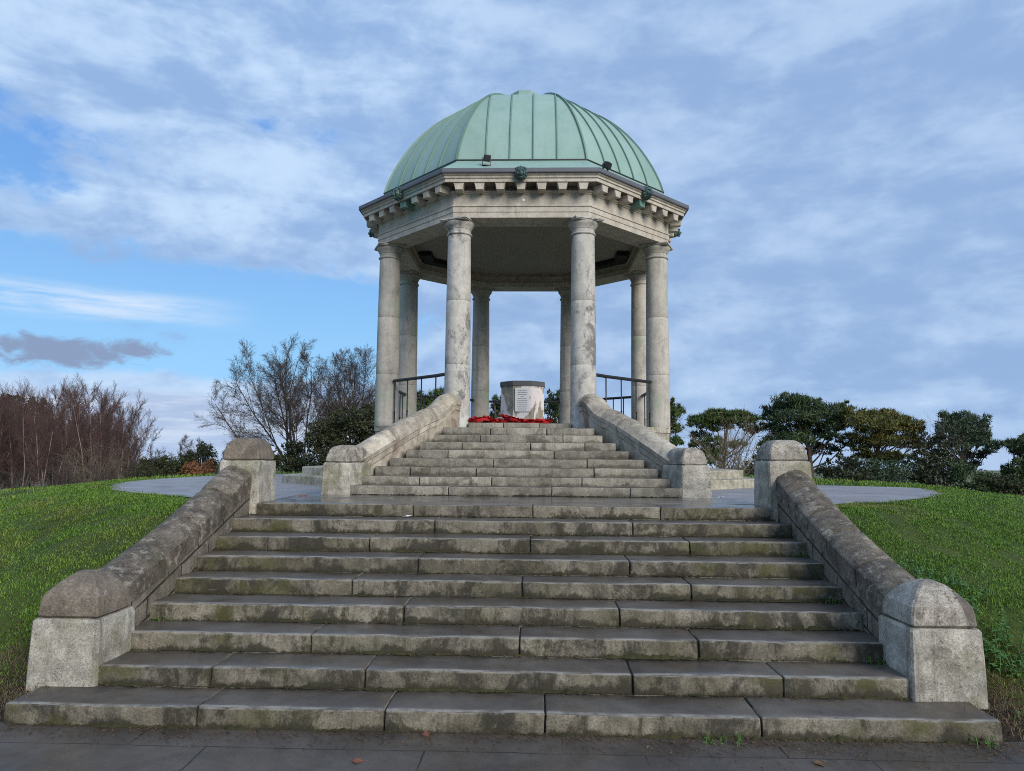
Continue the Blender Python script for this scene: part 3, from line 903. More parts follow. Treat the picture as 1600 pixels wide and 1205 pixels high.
seams = mb.obj('seams', 'seam'); seams.parent = dome; seams.matrix_parent_inverse = Matrix.Identity(4); seams.name = 'standing_seams'
mb = MB()
mb.loft([[(p[0], p[1], z) for p in octa(ap, 0)] for ap, z in ((.42, 9.42), (.36, 9.55), (.30, 9.82), (.30, 9.89), (.24, 9.93))])
o = mb.obj('dome_cap', 'copper'); o.parent = dome; o.matrix_parent_inverse = Matrix.Identity(4)

# flat plaster ceiling
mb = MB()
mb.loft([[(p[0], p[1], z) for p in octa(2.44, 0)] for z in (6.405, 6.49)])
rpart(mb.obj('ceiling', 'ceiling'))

# lion heads on the gutter, one at the middle of each side
def lion():
    bm = bmesh.new()
    def blob(c, r, seg=10):
        v = bmesh.ops.create_uvsphere(bm, u_segments=seg, v_segments=max(6, seg - 2), radius=1)['verts']
        for q in v: q.co = Vector((c[0] + q.co.x * r[0], c[1] + q.co.y * r[1], c[2] + q.co.z * r[2]))
    blob((.045, 0, .0), (.055, .072, .085), 14)
    for k in range(13):                                   # mane
        a = 2 * PI * k / 13
        blob((.015, .078 * math.sin(a), .01 + .088 * math.cos(a)), (.035, .024, .026), 8)
    blob((.095, 0, -.030), (.040, .034, .030)); blob((.125, 0, -.015), (.016, .020, .014))       # muzzle, nose
    blob((.085, 0, -.075), (.032, .028, .018))                                                   # jaw
    for s in (-1, 1):
        blob((.085, s * .032, .034), (.022, .026, .013)); blob((.095, s * .030, .016), (.010, .013, .010))  # brow, eye
        blob((.080, s * .045, -.012), (.022, .020, .028)); blob((.035, s * .066, .078), (.014, .017, .02)) # cheek, ear
    blob((.100, 0, .015), (.018, .014, .045))
    mb = MB(); mb.bm(bm); return mb
L0 = None
for k in range(8):
    a = k * PI / 4
    if L0 is None: o = shade(lion().obj('lion_mask', 'bronze'), 60); L0 = o
    else: o = L0.copy(); COL.objects.link(o)
    o.parent = rot; o.matrix_parent_inverse = RINV
    o.matrix_world = Matrix.Translation((3.315 * math.cos(a), YC + 3.315 * math.sin(a), 6.748)) @ Matrix.Rotation(a, 4, 'Z') @ Matrix.Scale(1.22, 4)
    o.matrix_basis = Matrix.Translation((3.315 * math.cos(a), YC + 3.315 * math.sin(a), 6.748)) @ Matrix.Rotation(a, 4, 'Z') @ Matrix.Scale(1.22, 4)
# pale stud on the middle of the frieze
mb = MB(); mb.lathe(0, 0, [(.0015, .018), (.022, .012), (.028, 0), (.0, 0)], 12)
mb.v = [(x + .04, YC - 2.967 - z, 6.405 + y) for x, y, z in mb.v]
rpart(mb.obj('frieze_stud', 'whitepaper'))

# bent black lamp housings under the ceiling at two rear corners
for sx in (-1, 1):
    lab = 'bent black lamp housing under the ceiling at the %s inner corner' % ('left' if sx < 0 else 'right')
    t = thing('ceiling_lamp', lab, 'lamp', 'black ceiling lamps', (sx * 2.2, 16.7, 6.38)); inv = Matrix.Translation(-Vector(t.location))
    P = [(-2.36, 15.95), (-2.10, 15.95), (-2.10, 16.53), (-1.36, 17.27), (-1.545, 17.45), (-2.36, 16.64)]
    P = [(p[0] * -sx, p[1]) for p in P]
    if sx > 0: P = P[::-1]
    mb = MB(); mb.loft([[(x, y, z) for x, y in P] for z in (6.30, 6.40)])
    o = mb.obj('housing', 'blackbox', t); o.matrix_parent_inverse = inv
    mb = MB(); c = [(sum(p[0] for p in P) / 6, sum(p[1] for p in P) / 6)]
    Q = poly_inset(P if sx < 0 else P, .03)
    mb.loft([[(q.x, q.y, z) for q in Q] for z in (6.292, 6.302)])
    o = mb.obj('diffuser', 'blackbox', t); o.matrix_parent_inverse = inv

# floodlights clipped to the gutter
def flood(x, y, z, yaw, lab):
    t = thing('floodlight', lab, 'floodlight', 'floodlights on the roof edge', (x, y, z)); inv = Matrix.Identity(4)
    mb = MB(); mb.bm(block(-.06, .06, -.055, .035, .045, .165, .014, .5, 0, 0))
    mb.box(-.052, .052, -.066, -.054, .058, .152)
    for k in range(5): mb.box(-.05 + .022 * k, -.042 + .022 * k, .03, .055, .06, .15)
    o = mb.obj('lamp_head', 'black', t); o.rotation_euler = (.35, 0, 0)
    mb = MB(); mb.box(-.075, -.066, -.02, .02, -.02, .12); mb.box(.066, .075, -.02, .02, -.02, .12); mb.box(-.075, .075, -.03, .03, -.03, -.018)
    mb.obj('bracket', 'black', t)
    t.rotation_euler = (0, 0, yaw)
flood(-.62, 12.47, 6.99, .3, 'small black floodlight left of centre on the dome edge')
flood(1.52, 12.66, 6.93, .9, 'small black floodlight on the gutter at the right front corner')
flood(-2.83, 14.62, 7.00, -1.2, 'small black floodlight on the gutter at the far left corner')

# railings between the columns
def baluster(mb, x, y, z0, z1):
    H = z1 - z0
    pr = [(.024, z0), (.024, z0 + .03), (.013, z0 + .04), (.013, z0 + .30 * H), (.022, z0 + .315 * H), (.013, z0 + .33 * H), (.012, z0 + .62 * H), (.013, z1)]
    mb.lathe(x, y, pr, 10)
def railing(label, pts, zt, bal, floor=2.37):
    t = thing('railing', label, 'railing', 'black railings between the columns', (pts[0][0], pts[0][1], floor)); inv = Matrix.Translation(-Vector(t.location))
    mb = MB(); rings = []
    n = len(pts)
    for i, (x, y) in enumerate(pts):
        p = Vector((x, y, 0))
        ds = []
        if i: ds.append((p - Vector((*pts[i - 1], 0))).normalized())
        if i < n - 1: ds.append((Vector((*pts[i + 1], 0)) - p).normalized())
        d = sum(ds, Vector()).normalized(); s = Vector((-d.y, d.x, 0)) / max(.5, d.dot(ds[0]))
        rings.append([(x + s.x * a, y + s.y * a, zt + c) for a, c in ((-.03, -.055), (.03, -.055), (.036, -.03), (.036, -.012), (.02, 0), (-.02, 0), (-.036, -.012), (-.036, -.03))])
    mb.loft(rings)
    o = mb.obj('handrail', 'black', t); o.matrix_parent_inverse = inv
    for x, y in bal:
        mb = MB(); baluster(mb, x, y, floor, zt - .05)
        o = shade(mb.obj('baluster', 'black', t), 40); o.matrix_parent_inverse = inv
def seg(a, b, n, m=.16):
    a, b = Vector(a), Vector(b); return [tuple(a.lerp(b, m + (1 - 2 * m) * k / (n - 1))) for k in range(n)]
for s, w in ((-1, 'left'), (1, 'right')):
    railing('black iron railing with turned balusters, front bay %s of the stair top' % w, [(s * 1.335, 13.02), (s * 1.58, 13.337), (s * 2.55, 14.326)], 3.30,
            [(s * 1.58, 13.337), (s * 1.9, 13.666), (s * 2.225, 13.996), (s * 2.53, 14.30)])
    railing('black iron railing closing the %s side bay, seen end-on past the column' % w, [(s * 2.7359, 14.75), (s * 2.7359, 16.57)], 3.215, seg((s * 2.7359, 14.75), (s * 2.7359, 16.57), 5))
    railing('black iron railing across the %s rear bay' % w, [(s * 2.57, 16.95), (s * 1.30, 18.23)], 3.215, seg((s * 2.57, 16.95), (s * 1.30, 18.23), 5))
railing('black iron railing across the back bay behind the pedestal', [(-.9, 18.393), (.9, 18.393)], 3.195, seg((-.9, 18.393), (.9, 18.393), 5))

# pedestal with plaque
t = thing('memorial_pedestal', 'octagonal stone pedestal with peeling white patches and an inscribed plaque', 'pedestal', loc=(0, YC, 2.37)); inv = Matrix.Translation(-Vector(t.location))
def oc(ap, z): return octa(ap, z)
mb = MB(); mb.loft([oc(.56, 2.36), oc(.56, 2.50), oc(.47, 2.53), oc(.455, 3.24), oc(.47, 3.27)])
o = mb.obj('drum', 'pedestal', t); o.matrix_parent_inverse = inv
mb = MB(); mb.loft([oc(.475, 3.272), oc(.482, 3.28), oc(.482, 3.365), oc(.46, 3.38)])
o = mb.obj('cap_slab', 'leadcap', t); o.matrix_parent_inverse = inv
mb = MB(); mb.bm(block(-.155, .155, YC - .492, YC - .46, 2.72, 3.225, .006, .5, .0, 0))
random.seed(3)
for k, w in enumerate((.7, .72, .72, .25, .72, .8, .8, .76, .78, .66, .66)):      # worn lettering, too small to read: rows of short strokes
    z = 3.165 - k * .041; x = -.13 * w
    while x < .13 * w:
        l = random.uniform(.008, .03); mb.box(x, min(x + l, .13 * w + .005), YC - .4945, YC - .491, z - .006, z + .006, 1); x += l + random.uniform(.004, .008)
o = mb.obj('plaque', ['plaque', 'engrave'], t); o.matrix_parent_inverse = inv

# poppy wreaths
def wreath(label, loc, rot_, r=.19, n=70, card=False):
    t = thing('poppy_wreath', label, 'wreath', 'poppy wreaths on the top step', loc); t.rotation_euler = rot_
    mb = MB(); ring = []
    mb.tube([(r * math.cos(2 * PI * k / 24), r * math.sin(2 * PI * k / 24), .02) for k in range(25)], .022, 6)
    mb.obj('wreath_ring', 'red', t)
    V = []; Fc = []
    for k in range(n):
        a = 2 * PI * k / n + random.uniform(-.05, .05); q = r + random.uniform(-.055, .055)
        c = Vector((q * math.cos(a), q * math.sin(a), .034 + random.uniform(-.006, .02)))
        tl = Vector((random.uniform(-.6, .6), random.uniform(-.6, .6), 1)).normalized()
        e = tl.orthogonal().normalized(); f = tl.cross(e)
        for p in range(4):
            b0 = PI / 2 * p + random.uniform(-.2, .2); R_ = .042
            pts = [c, c + (e * math.cos(b0 - .7) + f * math.sin(b0 - .7)) * R_ + tl * .012, c + (e * math.cos(b0) + f * math.sin(b0)) * R_ * 1.15 + tl * .022, c + (e * math.cos(b0 + .7) + f * math.sin(b0 + .7)) * R_ + tl * .012]
            o_ = len(V); V += [tuple(x) for x in pts]; Fc.append((o_, o_ + 1, o_ + 2, o_ + 3))
    bulk('poppies', V, Fc, 'red', t)
    lv = MB()
    for k in range(7):
        a = random.uniform(0, 2 * PI); q = r * random.uniform(.75, 1.3); c = Vector((q * math.cos(a), q * math.sin(a), .052))
        e = Vector((math.cos(a * 3), math.sin(a * 3), .25)) * .035; f = Vector((-math.sin(a * 3), math.cos(a * 3), 0)) * .014
        lv.add([tuple(c - e), tuple(c + f), tuple(c + e), tuple(c - f)], [(0, 1, 2, 3)])
    lv.obj('leaves', 'weed', t)
    if card:
        cb = MB(); cb.box(-.045, .045, -r - .03, -r + .03, .058, .061); o_ = cb.obj('card', 'whitepaper', t); o_.rotation_euler = (-.5, 0, 0); o_.location = (0, -.03, -.05)
    return t
wreath('red poppy wreath drooping over the top step at the left column', (-.70, 12.90, 2.375), (-.22, -.05, .3), .17)
wreath('red poppy wreath lying flat, second from the left column', (-.40, 13.02, 2.375), (.05, .03, .2), .18, card=True)
wreath('red poppy wreath tilted up against the others below the plaque', (-.09, 13.02, 2.395), (.27, -.08, 2.2), .20)
wreath('red poppy wreath lying flat right of the raised one', (.19, 13.0, 2.375), (.03, -.05, .8), .18)
wreath('rightmost red poppy wreath, small, at the end of the row', (.40, 13.06, 2.372), (.0, .04, 2.8), .13, 28)

# ------------------------------------------------------------------ small loose things
def leaf_shape(s):
    return [(0, -s, .0), (s * .55, -s * .35, s * .18), (s * .8, s * .2, s * .05), (s * .3, s * .3, .02 * s), (0, s, s * .22), (-s * .3, s * .3, .05 * s), (-s * .8, s * .2, s * .1), (-s * .55, -s * .35, s * .05)]
def fallen(label, x, y, z, s, yaw, mt='redleaf'):
    mb = MB(); P = leaf_shape(s); mb.add(P, [(0, 1, 3, 7), (1, 2, 3), (3, 4, 5), (7, 3, 5), (7, 5, 6)])
    mb.tube([(0, -s, 0), (0, -s * 1.6, .004)], .0018, 4)
    o = mb.obj('fallen_leaf', mt); o.location = (x, y, z); o.rotation_euler = (.1, -.08, yaw)
    return tag(o, label, 'leaf', 'fallen leaves')
fallen('russet leaf lying at the foot of the bottom step, near the middle', -.42, 4.80, .03, .038, .4)
fallen('russet leaf lying on the pavement at the bottom edge of the photo', -.78, 4.42, .008, .042, 1.8)
fallen('brown leaf lying on the asphalt beside the left newel post', -2.72, 9.3, 1.262, .085, 1.2)
fallen('dark curled leaf on the pavement in front of the right pier', 1.95, 4.52, .008, .05, 2.1, 'litter')
def litter(label, x, y, z, s, mt='whitepaper'):
    bm = bmesh.new(); bmesh.ops.create_grid(bm, x_segments=5, y_segments=4, size=1)
    for v in bm.verts:
        v.co = Vector((v.co.x * s, v.co.y * s * .55, s * .35 * abs(nz((v.co.x * 2, v.co.y * 2, x), 1.)) + s * .12 * (v.co.x + 1)))
    mb = MB(); mb.bm(bm); o = mb.obj('litter', mt); o.location = (x, y, z); return tag(o, label, 'litter', 'scraps of litter')
litter('crumpled white paper scrap on the second step below the landing', -1.13, D0 + 7 * TL + .33, 8 * RL + .006, .05)
litter('white paper scrap on the asphalt beside the right pier', 2.78, 10.0, 1.252, .06)

# ------------------------------------------------------------------ grass and weeds
def blades(P, h, w, lean=.5):
    """one bent triangle pair per point"""
    n = len(P); a = rng.uniform(0, 2 * PI, n)
    d = np.stack([np.cos(a), np.sin(a), np.zeros(n)], -1); s = np.stack([-np.sin(a), np.cos(a), np.zeros(n)], -1)
    le = (rng.uniform(.1, 1, n) * lean * h)[:, None]
    up = np.array([0, 0, 1.])
    hh = h[:, None]; ww = w[:, None]
    b0 = P - s * ww * .5; b1 = P + s * ww * .5
    m0 = P + up * hh * .6 + d * le * .35 - s * ww * .4; m1 = P + up * hh * .6 + d * le * .35 + s * ww * .4
    tp = P + up * hh * (1 - .25 * lean) + d * le
    V = np.stack([b0, b1, m0, m1, tp], 1).reshape(-1, 3)
    o = np.arange(n)[:, None] * 5
    Fq = np.concatenate([o + np.array([[0, 1, 3]]), o + np.array([[0, 3, 2]]), o + np.array([[2, 3, 4]])], 0)
    return V, Fq
def lawn(x0, x1, y0, y1, n, hmin, hmax, wd):
    x = rng.uniform(x0, x1, n); y = rng.uniform(y0, y1, n)
    r = np.hypot(x, YC - y)
    ok = (r > plaza_r(np.arctan2(y - YC, x)) - .06 + .14 * rng.uniform(-1, 1, n) ** 3) & (np.abs(x) > 3.32)
    soil = (np.abs(x) - 3.3) + .35 * (y - 5.0)
    nn = np.array([mnoise.noise(Vector((a * .8, b * .8, 4))) for a, b in zip(x, y)])
    n2 = np.array([mnoise.noise(Vector((a * 3.5, b * 3.5, 9))) for a, b in zip(x, y)])
    ok &= (soil + nn * .6 > .45 + rng.uniform(-.25, .25, n)) & (y > 4.95) & (rng.uniform(0, 1, n) < .85 + .5 * n2)
    x, y, nn, n2 = x[ok], y[ok], nn[ok], n2[ok]
    z = terrain(x, y) + .0
    rr = np.hypot(x, YC - y)
    z = z + np.array([mnoise.noise(Vector((a * .9, b * .9, 0))) for a, b in zip(x, y)]) * .045 * np.clip(rr - 8.3, 0, 1) * np.clip(y - 4.9, 0, 1) - .006
    h = rng.uniform(hmin, hmax, len(x)) * (1 + .9 * n2 + .5 * nn); h = np.clip(h, .012, .14)
    return blades(np.stack([x, y, z], -1), h, np.full(len(x), wd) * rng.uniform(.7, 1.3, len(x)), 1.5)
parts = [lawn(-12, -3.3, 5, 15, 230000, .022, .048, .0055), lawn(3.3, 11, 5, 15, 210000, .022, .048, .0055),
         lawn(-9.5, -3.3, 5, 9.5, 90000, .018, .042, .004), lawn(3.3, 9, 5, 9.5, 90000, .018, .042, .004),
         lawn(-16, -5, 15, 24, 18000, .06, .10, .012), lawn(4, 16, 14, 24, 30000, .05, .09, .012)]
Vs, Fs, o = [], [], 0
for V, Fq in parts: Vs.append(V); Fs.append(Fq + o); o += len(V)
tag(bulk('grass', np.concatenate(Vs), np.concatenate(Fs), 'grass'), kind='stuff')
# dead grass and litter round the lower piers
def tufts(spots, n, hm, wd, spread):
    P = []
    for cx, cy in spots:
        q = rng.normal(0, spread, (n, 2)) + (cx, cy)
        P.append(q)
    P = np.concatenate(P)
    okm = (np.abs(P[:, 0]) > 3.38) | (P[:, 1] < 5.24); P = P[okm]
    z = np.maximum(terrain(P[:, 0], P[:, 1]), np.where((np.abs(P[:, 0]) < 3.27) & (P[:, 1] > 4.9), .14, 0.0))
    return blades(np.stack([P[:, 0], P[:, 1], z - .004], -1), rng.uniform(hm * .5, hm, len(P)), np.full(len(P), wd), 2.6)
V, Fq = tufts([(-3.55, 5.45), (-3.5, 5.25), (-3.7, 5.65), (-3.45, 5.12), (3.52, 5.35), (3.62, 5.55), (3.5, 5.15), (3.75, 5.3), (3.8, 5.05), (-3.75, 5.2)], 230, .08, .004, .13)
tag(bulk('dead_grass', V, Fq, 'drygrass'), kind='stuff')
def scatter_leaves(n, boxes, smin, smax):
    V = []; Fc = []
    for _ in range(n):
        x0, x1, y0, y1, z = random.choice(boxes)
        x, y = random.uniform(x0, x1), y1 - abs(random.gauss(0, (y1 - y0) / 2))
        if z is None: zz = tz(x, y) + .01
        else: zz = z
        s = random.uniform(smin, smax); a = random.uniform(0, 2 * PI); R_ = Matrix.Rotation(a, 3, 'Z') @ Matrix.Rotation(random.uniform(-.5, .5), 3, 'X') @ Matrix.Rotation(random.uniform(-.5, .5), 3, 'Y')
        b = len(V)
        for q in ((0, -s, 0), (s * .5, 0, s * .15), (0, s, 0), (-s * .5, 0, s * .15)):
            p = R_ @ Vector(q); V.append((x + p.x, y + p.y, zz + p.z + .004))
        Fc.append((b, b + 1, b + 2, b + 3))
    return V, Fc
bx = [(-3.3, 3.4, 4.62, 4.885, .008)] * 6 + [(1.0, 3.4, 4.4, 4.885, .008)] * 2 + [(-3.1, 3.1, D0 + i * TL - .06 + TL, D0 + (i + 1) * TL - .004, (i + 1) * RL + .003) for i in range(7)] + [(-4.2, -3.4, 5.0, 6.0, None)] * 3 + [(3.42, 4.3, 4.9, 6.0, None)] * 3
V, Fc = scatter_leaves(5200, bx, .004, .014)
tag(bulk('leaf_litter', V, Fc, 'litter'), kind='stuff')

def plant(name, label, cat, group, cx, cy, z, n, spread, hmin, hmax, ls, mt):
    t = thing(name, label, cat, group, (cx, cy, z))
    sb = MB(); V = []; Fc = []
    for _ in range(n):
        x, y = random.gauss(0, spread), random.gauss(0, spread * .8)
        zz = max(-.2, min(.3, tz(cx + x, cy + y) - z)) if z < 5 and abs(cx) > 3.3 else 0
        h = random.uniform(hmin, hmax); lx, ly = random.uniform(-.3, .3) * h, random.uniform(-.3, .3) * h
        sb.tube([(x, y, zz - .02), (x + lx * .5, y + ly * .5, zz + h * .55), (x + lx, y + ly, zz + h)], [.004, .003, .002], 4)
        for k in range(max(3, int(h / .022))):
            f = .25 + .75 * random.random(); a = random.uniform(0, 2 * PI); s = ls * random.uniform(.6, 1.2) * (1.15 - .4 * f)
            c = Vector((x + lx * f, y + ly * f, zz + h * f))
            d = Vector((math.cos(a), math.sin(a), random.uniform(-.2, .35))).normalized(); sd = Vector((-math.sin(a), math.cos(a), 0))
            b = len(V)
            V += [tuple(c), tuple(c + d * s * .45 + sd * s * .38 + Vector((0, 0, .06 * s))), tuple(c + d * s * 1.1 - Vector((0, 0, .25 * s))), tuple(c + d * s * .45 - sd * s * .38 + Vector((0, 0, .06 * s)))]
            Fc.append((b, b + 1, b + 2, b + 3))
    sb.add(V, Fc); sb.obj('foliage', mt, t, fix=False)
plant('nettle_clump', 'clump of green nettles behind the middle of the right flank wall', 'plant', 'nettles on the right bank', 3.72, 6.35, tz(3.72, 6.35), 60, .22, .07, .20, .05, 'nettle')
plant('nettle_clump', 'clump of green nettles right of the bottom right pier', 'plant', 'nettles on the right bank', 3.82, 5.72, tz(3.82, 5.72), 55, .16, .08, .22, .05, 'nettle')
plant('nettle_clump', 'smaller nettle patch on the soil below the bottom right pier', 'plant', 'nettles on the right bank', 3.78, 5.18, tz(3.78, 5.18), 14, .10, .04, .09, .035, 'nettle')
plant('weed', 'small green weed low on the steps by the right flank wall', 'weed', 'weeds on the steps', 2.86, D0 + TL * 2 - .03, RL * 2, 10, .05, .03, .06, .028, 'weed')
plant('weed', 'small green weed halfway up the steps by the right flank wall', 'weed', 'weeds on the steps', 2.84, D0 + TL * 4 - .03, RL * 4, 8, .04, .03, .07, .028, 'weed')
plant('weed', 'small green weed high on the steps by the right flank wall', 'weed', 'weeds on the steps', 2.88, D0 + TL * 6 - .03, RL * 6, 8, .04, .03, .07, .028, 'weed')
plant('weed', 'small dark weed in a step corner by the left flank wall', 'weed', 'weeds on the steps', -2.82, D0 + TL * 3 - .03, RL * 3, 9, .05, .02, .05, .028, 'weed')
plant('weed', 'tuft of green weeds at the foot of the bottom step, right of centre', 'weed', 'weeds on the steps', 1.45, 4.82, .005, 16, .07, .02, .06, .022, 'weed')
plant('weed', 'small tuft of weeds at the right end of the bottom step', 'weed', 'weeds on the steps', 3.14, 4.84, .02, 8, .05, .03, .07, .03, 'weed')
plant('weed', 'leafy dandelion-like weed on the bank behind the left bottom pier', 'weed', 'weeds on the steps', -3.62, 5.98, tz(-3.62, 5.98), 16, .10, .05, .11, .06, 'weed')

# ------------------------------------------------------------------ trees
def tubes_np(segs, n=3):
    S = np.asarray(segs, float); p0, p1, r0, r1 = S[:, :3], S[:, 3:6], S[:, 6:7], S[:, 7:8]
    d = p1 - p0; L = np.linalg.norm(d, axis=1, keepdims=True) + 1e-9; d = d / L
    ref = np.where(np.abs(d[:, 2:3]) > .9, np.array([[1., 0, 0]]), np.array([[0, 0, 1.]]))
    a = np.cross(d, ref); a /= np.linalg.norm(a, axis=1, keepdims=True) + 1e-9; b = np.cross(d, a)
    V = np.zeros((len(S), 2, n, 3))
    for k in range(n):
        w = a * math.cos(2 * PI * k / n) + b * math.sin(2 * PI * k / n)
        V[:, 0, k] = p0 + w * r0; V[:, 1, k] = p1 + w * r1
    o = np.arange(len(S))[:, None] * 2 * n
    F_ = np.concatenate([o + np.array([[k, (k + 1) % n, n + (k + 1) % n, n + k]]) for k in range(n)], 0)
    return V.reshape(-1, 3), F_

def grow(segs, p, d, L, r, lvl, spec, up):
    """recursive limb: spec[lvl] = (nodes, children per node, angle, length ratio, radius ratio, wobble)"""
    nodes, ch, ang, lr, rr_, wob = spec[lvl]
    p = Vector(p); d = Vector(d).normalized()
    for i in range(nodes):
        f0 = i / nodes; f1 = (i + 1) / nodes
        d = (d + Vector((random.gauss(0, wob), random.gauss(0, wob), random.gauss(0, wob) + up))).normalized()
        q = p + d * (L / nodes)
        ra, rb = r * (1 - .75 * f0), r * (1 - .75 * f1)
        segs.append((*p, *q, ra, rb, lvl))
        if lvl + 1 < len(spec) and f1 > (.30 if lvl == 0 else .12):
            k = int(ch) + (random.random() < ch % 1)
            for _ in range(k):
                ax = d.orthogonal().normalized(); ax.rotate(Matrix.Rotation(random.uniform(0, 2 * PI), 3, d))
                e = (d * math.cos(ang) + ax * math.sin(ang)).normalized()
                grow(segs, q, e, L * lr * (random.uniform(.6, 1.15) * (1.1 - .45 * f1) if up else random.uniform(.75, 1.1) * (1.25 - .75 * f1)), max(rb * rr_, .0045), lvl + 1, spec, up)
        p = q

def bare(name, label, cat, group, loc, H, stems, spread, spec, r0, mats, seed, split=0, parts=('trunk', 'crown'), lean=(0, 0), thick=1., up=.02):
    random.seed(seed); segs = []
    for k in range(stems):
        a = 2 * PI * (k + random.random() * .6) / stems; s = spread * random.uniform(.15, .85) if stems > 1 else spread * random.random()
        d = Vector((math.cos(a) * s + lean[0], math.sin(a) * s + lean[1], 1)).normalized()
        grow(segs, (math.cos(a) * .12, math.sin(a) * .12, -.3), d, H * (random.uniform(.8, 1.05) if up else random.uniform(.86, 1.0)), r0 * random.uniform(.7, 1.1), 0, spec, up)
    t = thing(name, label, cat, group, loc)
    A = [s[:8] for s in segs if s[8] <= split]; B = [(*s[:6], s[6] * thick, s[7] * thick) for s in segs if s[8] > split]
    bulk(parts[0], *tubes_np(A, 6), mats[0], t); bulk(parts[1], *tubes_np(B, 3), mats[1], t)
    return t

def dup(root, loc, rz, sc, label=None, sz=None):
    c = root.copy(); COL.objects.link(c); c.location = loc; c.rotation_euler = (0, 0, rz); c.scale = (sc, sc, sz or sc)
    if label: c['label'] = label
    for ch in root.children:
        d = ch.copy(); COL.objects.link(d); d.parent = c
    return c

# camera solved from the photograph
F_PX, PITCH, YAW, ROLL, CX, CH = 1128.375, .0959, -.0315, .0079, .261, 1.8117
fw = Vector((math.sin(YAW) * math.cos(PITCH), math.cos(YAW) * math.cos(PITCH), math.sin(PITCH)))
rt = Vector((math.cos(YAW), -math.sin(YAW), 0)); upv = rt.cross(fw)
rt2 = rt * math.cos(ROLL) + upv * math.sin(ROLL); up2 = upv * math.cos(ROLL) - rt * math.sin(ROLL)
def at(px, py, Y):
    """world point on the photograph's ray at depth Y (used for setting out distant trees)"""
    v = fw + rt2 * ((px - 800) / F_PX) + up2 * ((602.5 - py) / F_PX)
    k = Y / v.y; return Vector((CX + v.x * k, Y, CH + v.z * k))
def base(px, Y):
    p = at(px, 720, Y); return (p.x, Y, tz(p.x, Y))

# big multi-stemmed bare trees left of the rotunda
SP = [(10, 1.7, .48, .36, .5, .07), (7, 2.5, .55, .48, .6, .11), (4, 3.6, .6, .5, .7, .15), (3, 0, 0, 0, 0, .2)]
bx_, by_, bz_ = base(470, 40)
bare('bare_tree', 'spreading many-stemmed bare tree against the sky, left of the dark evergreens', 'tree', 'bare trees left of the pavilion', (bx_, by_, bz_), 8.3, 9, .74, SP, .075, ('bark', 'twig'), 22, lean=(-.32, 0), thick=1.1, up=.0)
bx_, by_, bz_ = base(548, 42)
bare('bare_tree', 'spreading bare tree rising behind the dark evergreens beside the left column', 'tree', 'bare trees left of the pavilion', (bx_, by_, bz_), 8.1, 11, .66, SP, .075, ('bark', 'twig'), 41, thick=1.1, up=.0)
bx_, by_, bz_ = base(257, 50)
bare('bare_tree', 'small lone bare tree above the hedge between the birch wood and the pier', 'tree', 'bare trees left of the pavilion', (bx_, by_, bz_), 4.4, 3, .35, SP, .05, ('bark', 'twig'), 5)
bx_, by_, bz_ = base(322, 47)
bare('bare_tree', 'low bare tree behind the russet bush beside the left pier', 'tree', 'bare trees left of the pavilion', (bx_, by_, bz_), 3.8, 5, .6, SP, .04, ('bark', 'twig'), 9)

# birch wood on the left
SB = [(14, 2.6, .38, .25, .5, .035), (7, 2.5, .40, .5, .6, .08), (4, 1.6, .45, .5, .7, .12), (2, 0, 0, 0, 0, .15)]
protos = []
for s in range(5):
    protos.append(bare('birch_tree', 'slender bare birch with pale trunk in the reddish-brown wood at left', 'tree', 'birches of the left wood', (0, -400 - 10 * s, -60), 9.2, 1 + (s % 2), .16, SB, .065, ('birchbark', 'twigred'), 60 + s, thick=1.5))
random.seed(5)
spots = []
for px in np.linspace(-60, 206, 62): spots.append((px + random.uniform(-4, 4), random.uniform(50, 80)))
for i, (px, Yd) in enumerate(spots):
    x, y, z = base(px, Yd)
    top = at(px, 604 + max(0, (px - 165) * .9) + random.uniform(-10, 14) + (12 if 60 < px < 95 else 0), Yd).z
    sc = (top - z) / 10.7
    if i < 5: o = protos[i]; o.location = (x, y, z); o.rotation_euler = (0, 0, random.uniform(0, 6)); o.scale = (sc,) * 3
    else: dup(protos[i % 5], (x, y, z), random.uniform(0, 6.28), sc)

# shrubs of fine twigs
SS = [(6, 2.2, .6, .55, .6, .14), (5, 2.0, .6, .5, .7, .18), (3, 0, 0, 0, 0, .2)]
for i, (px, Yd, h, lab) in enumerate(((118, 44, 4.0, 'bare twiggy bush at the edge of the birch wood, leftmost of the bushes'), (150, 46, 5.0, 'broad bare bush with arching brown twigs in front of the birch wood'),
                                  (192, 45, 4.2, 'bare brown bush right of the birch wood beside the hedge'), (30, 48, 4.2, 'bare bush among the birch trunks at far left'))):
    x, y, z = base(px, Yd)
    bare('bare_bush', lab, 'bush', 'bare bushes by the wood', (x, y, z), h * .72, 14, 1.1, SS, .035, ('twigpale' if i == 1 else 'twig',) * 2, 80 + i, parts=('stems', 'twigs'), thick=1.15)

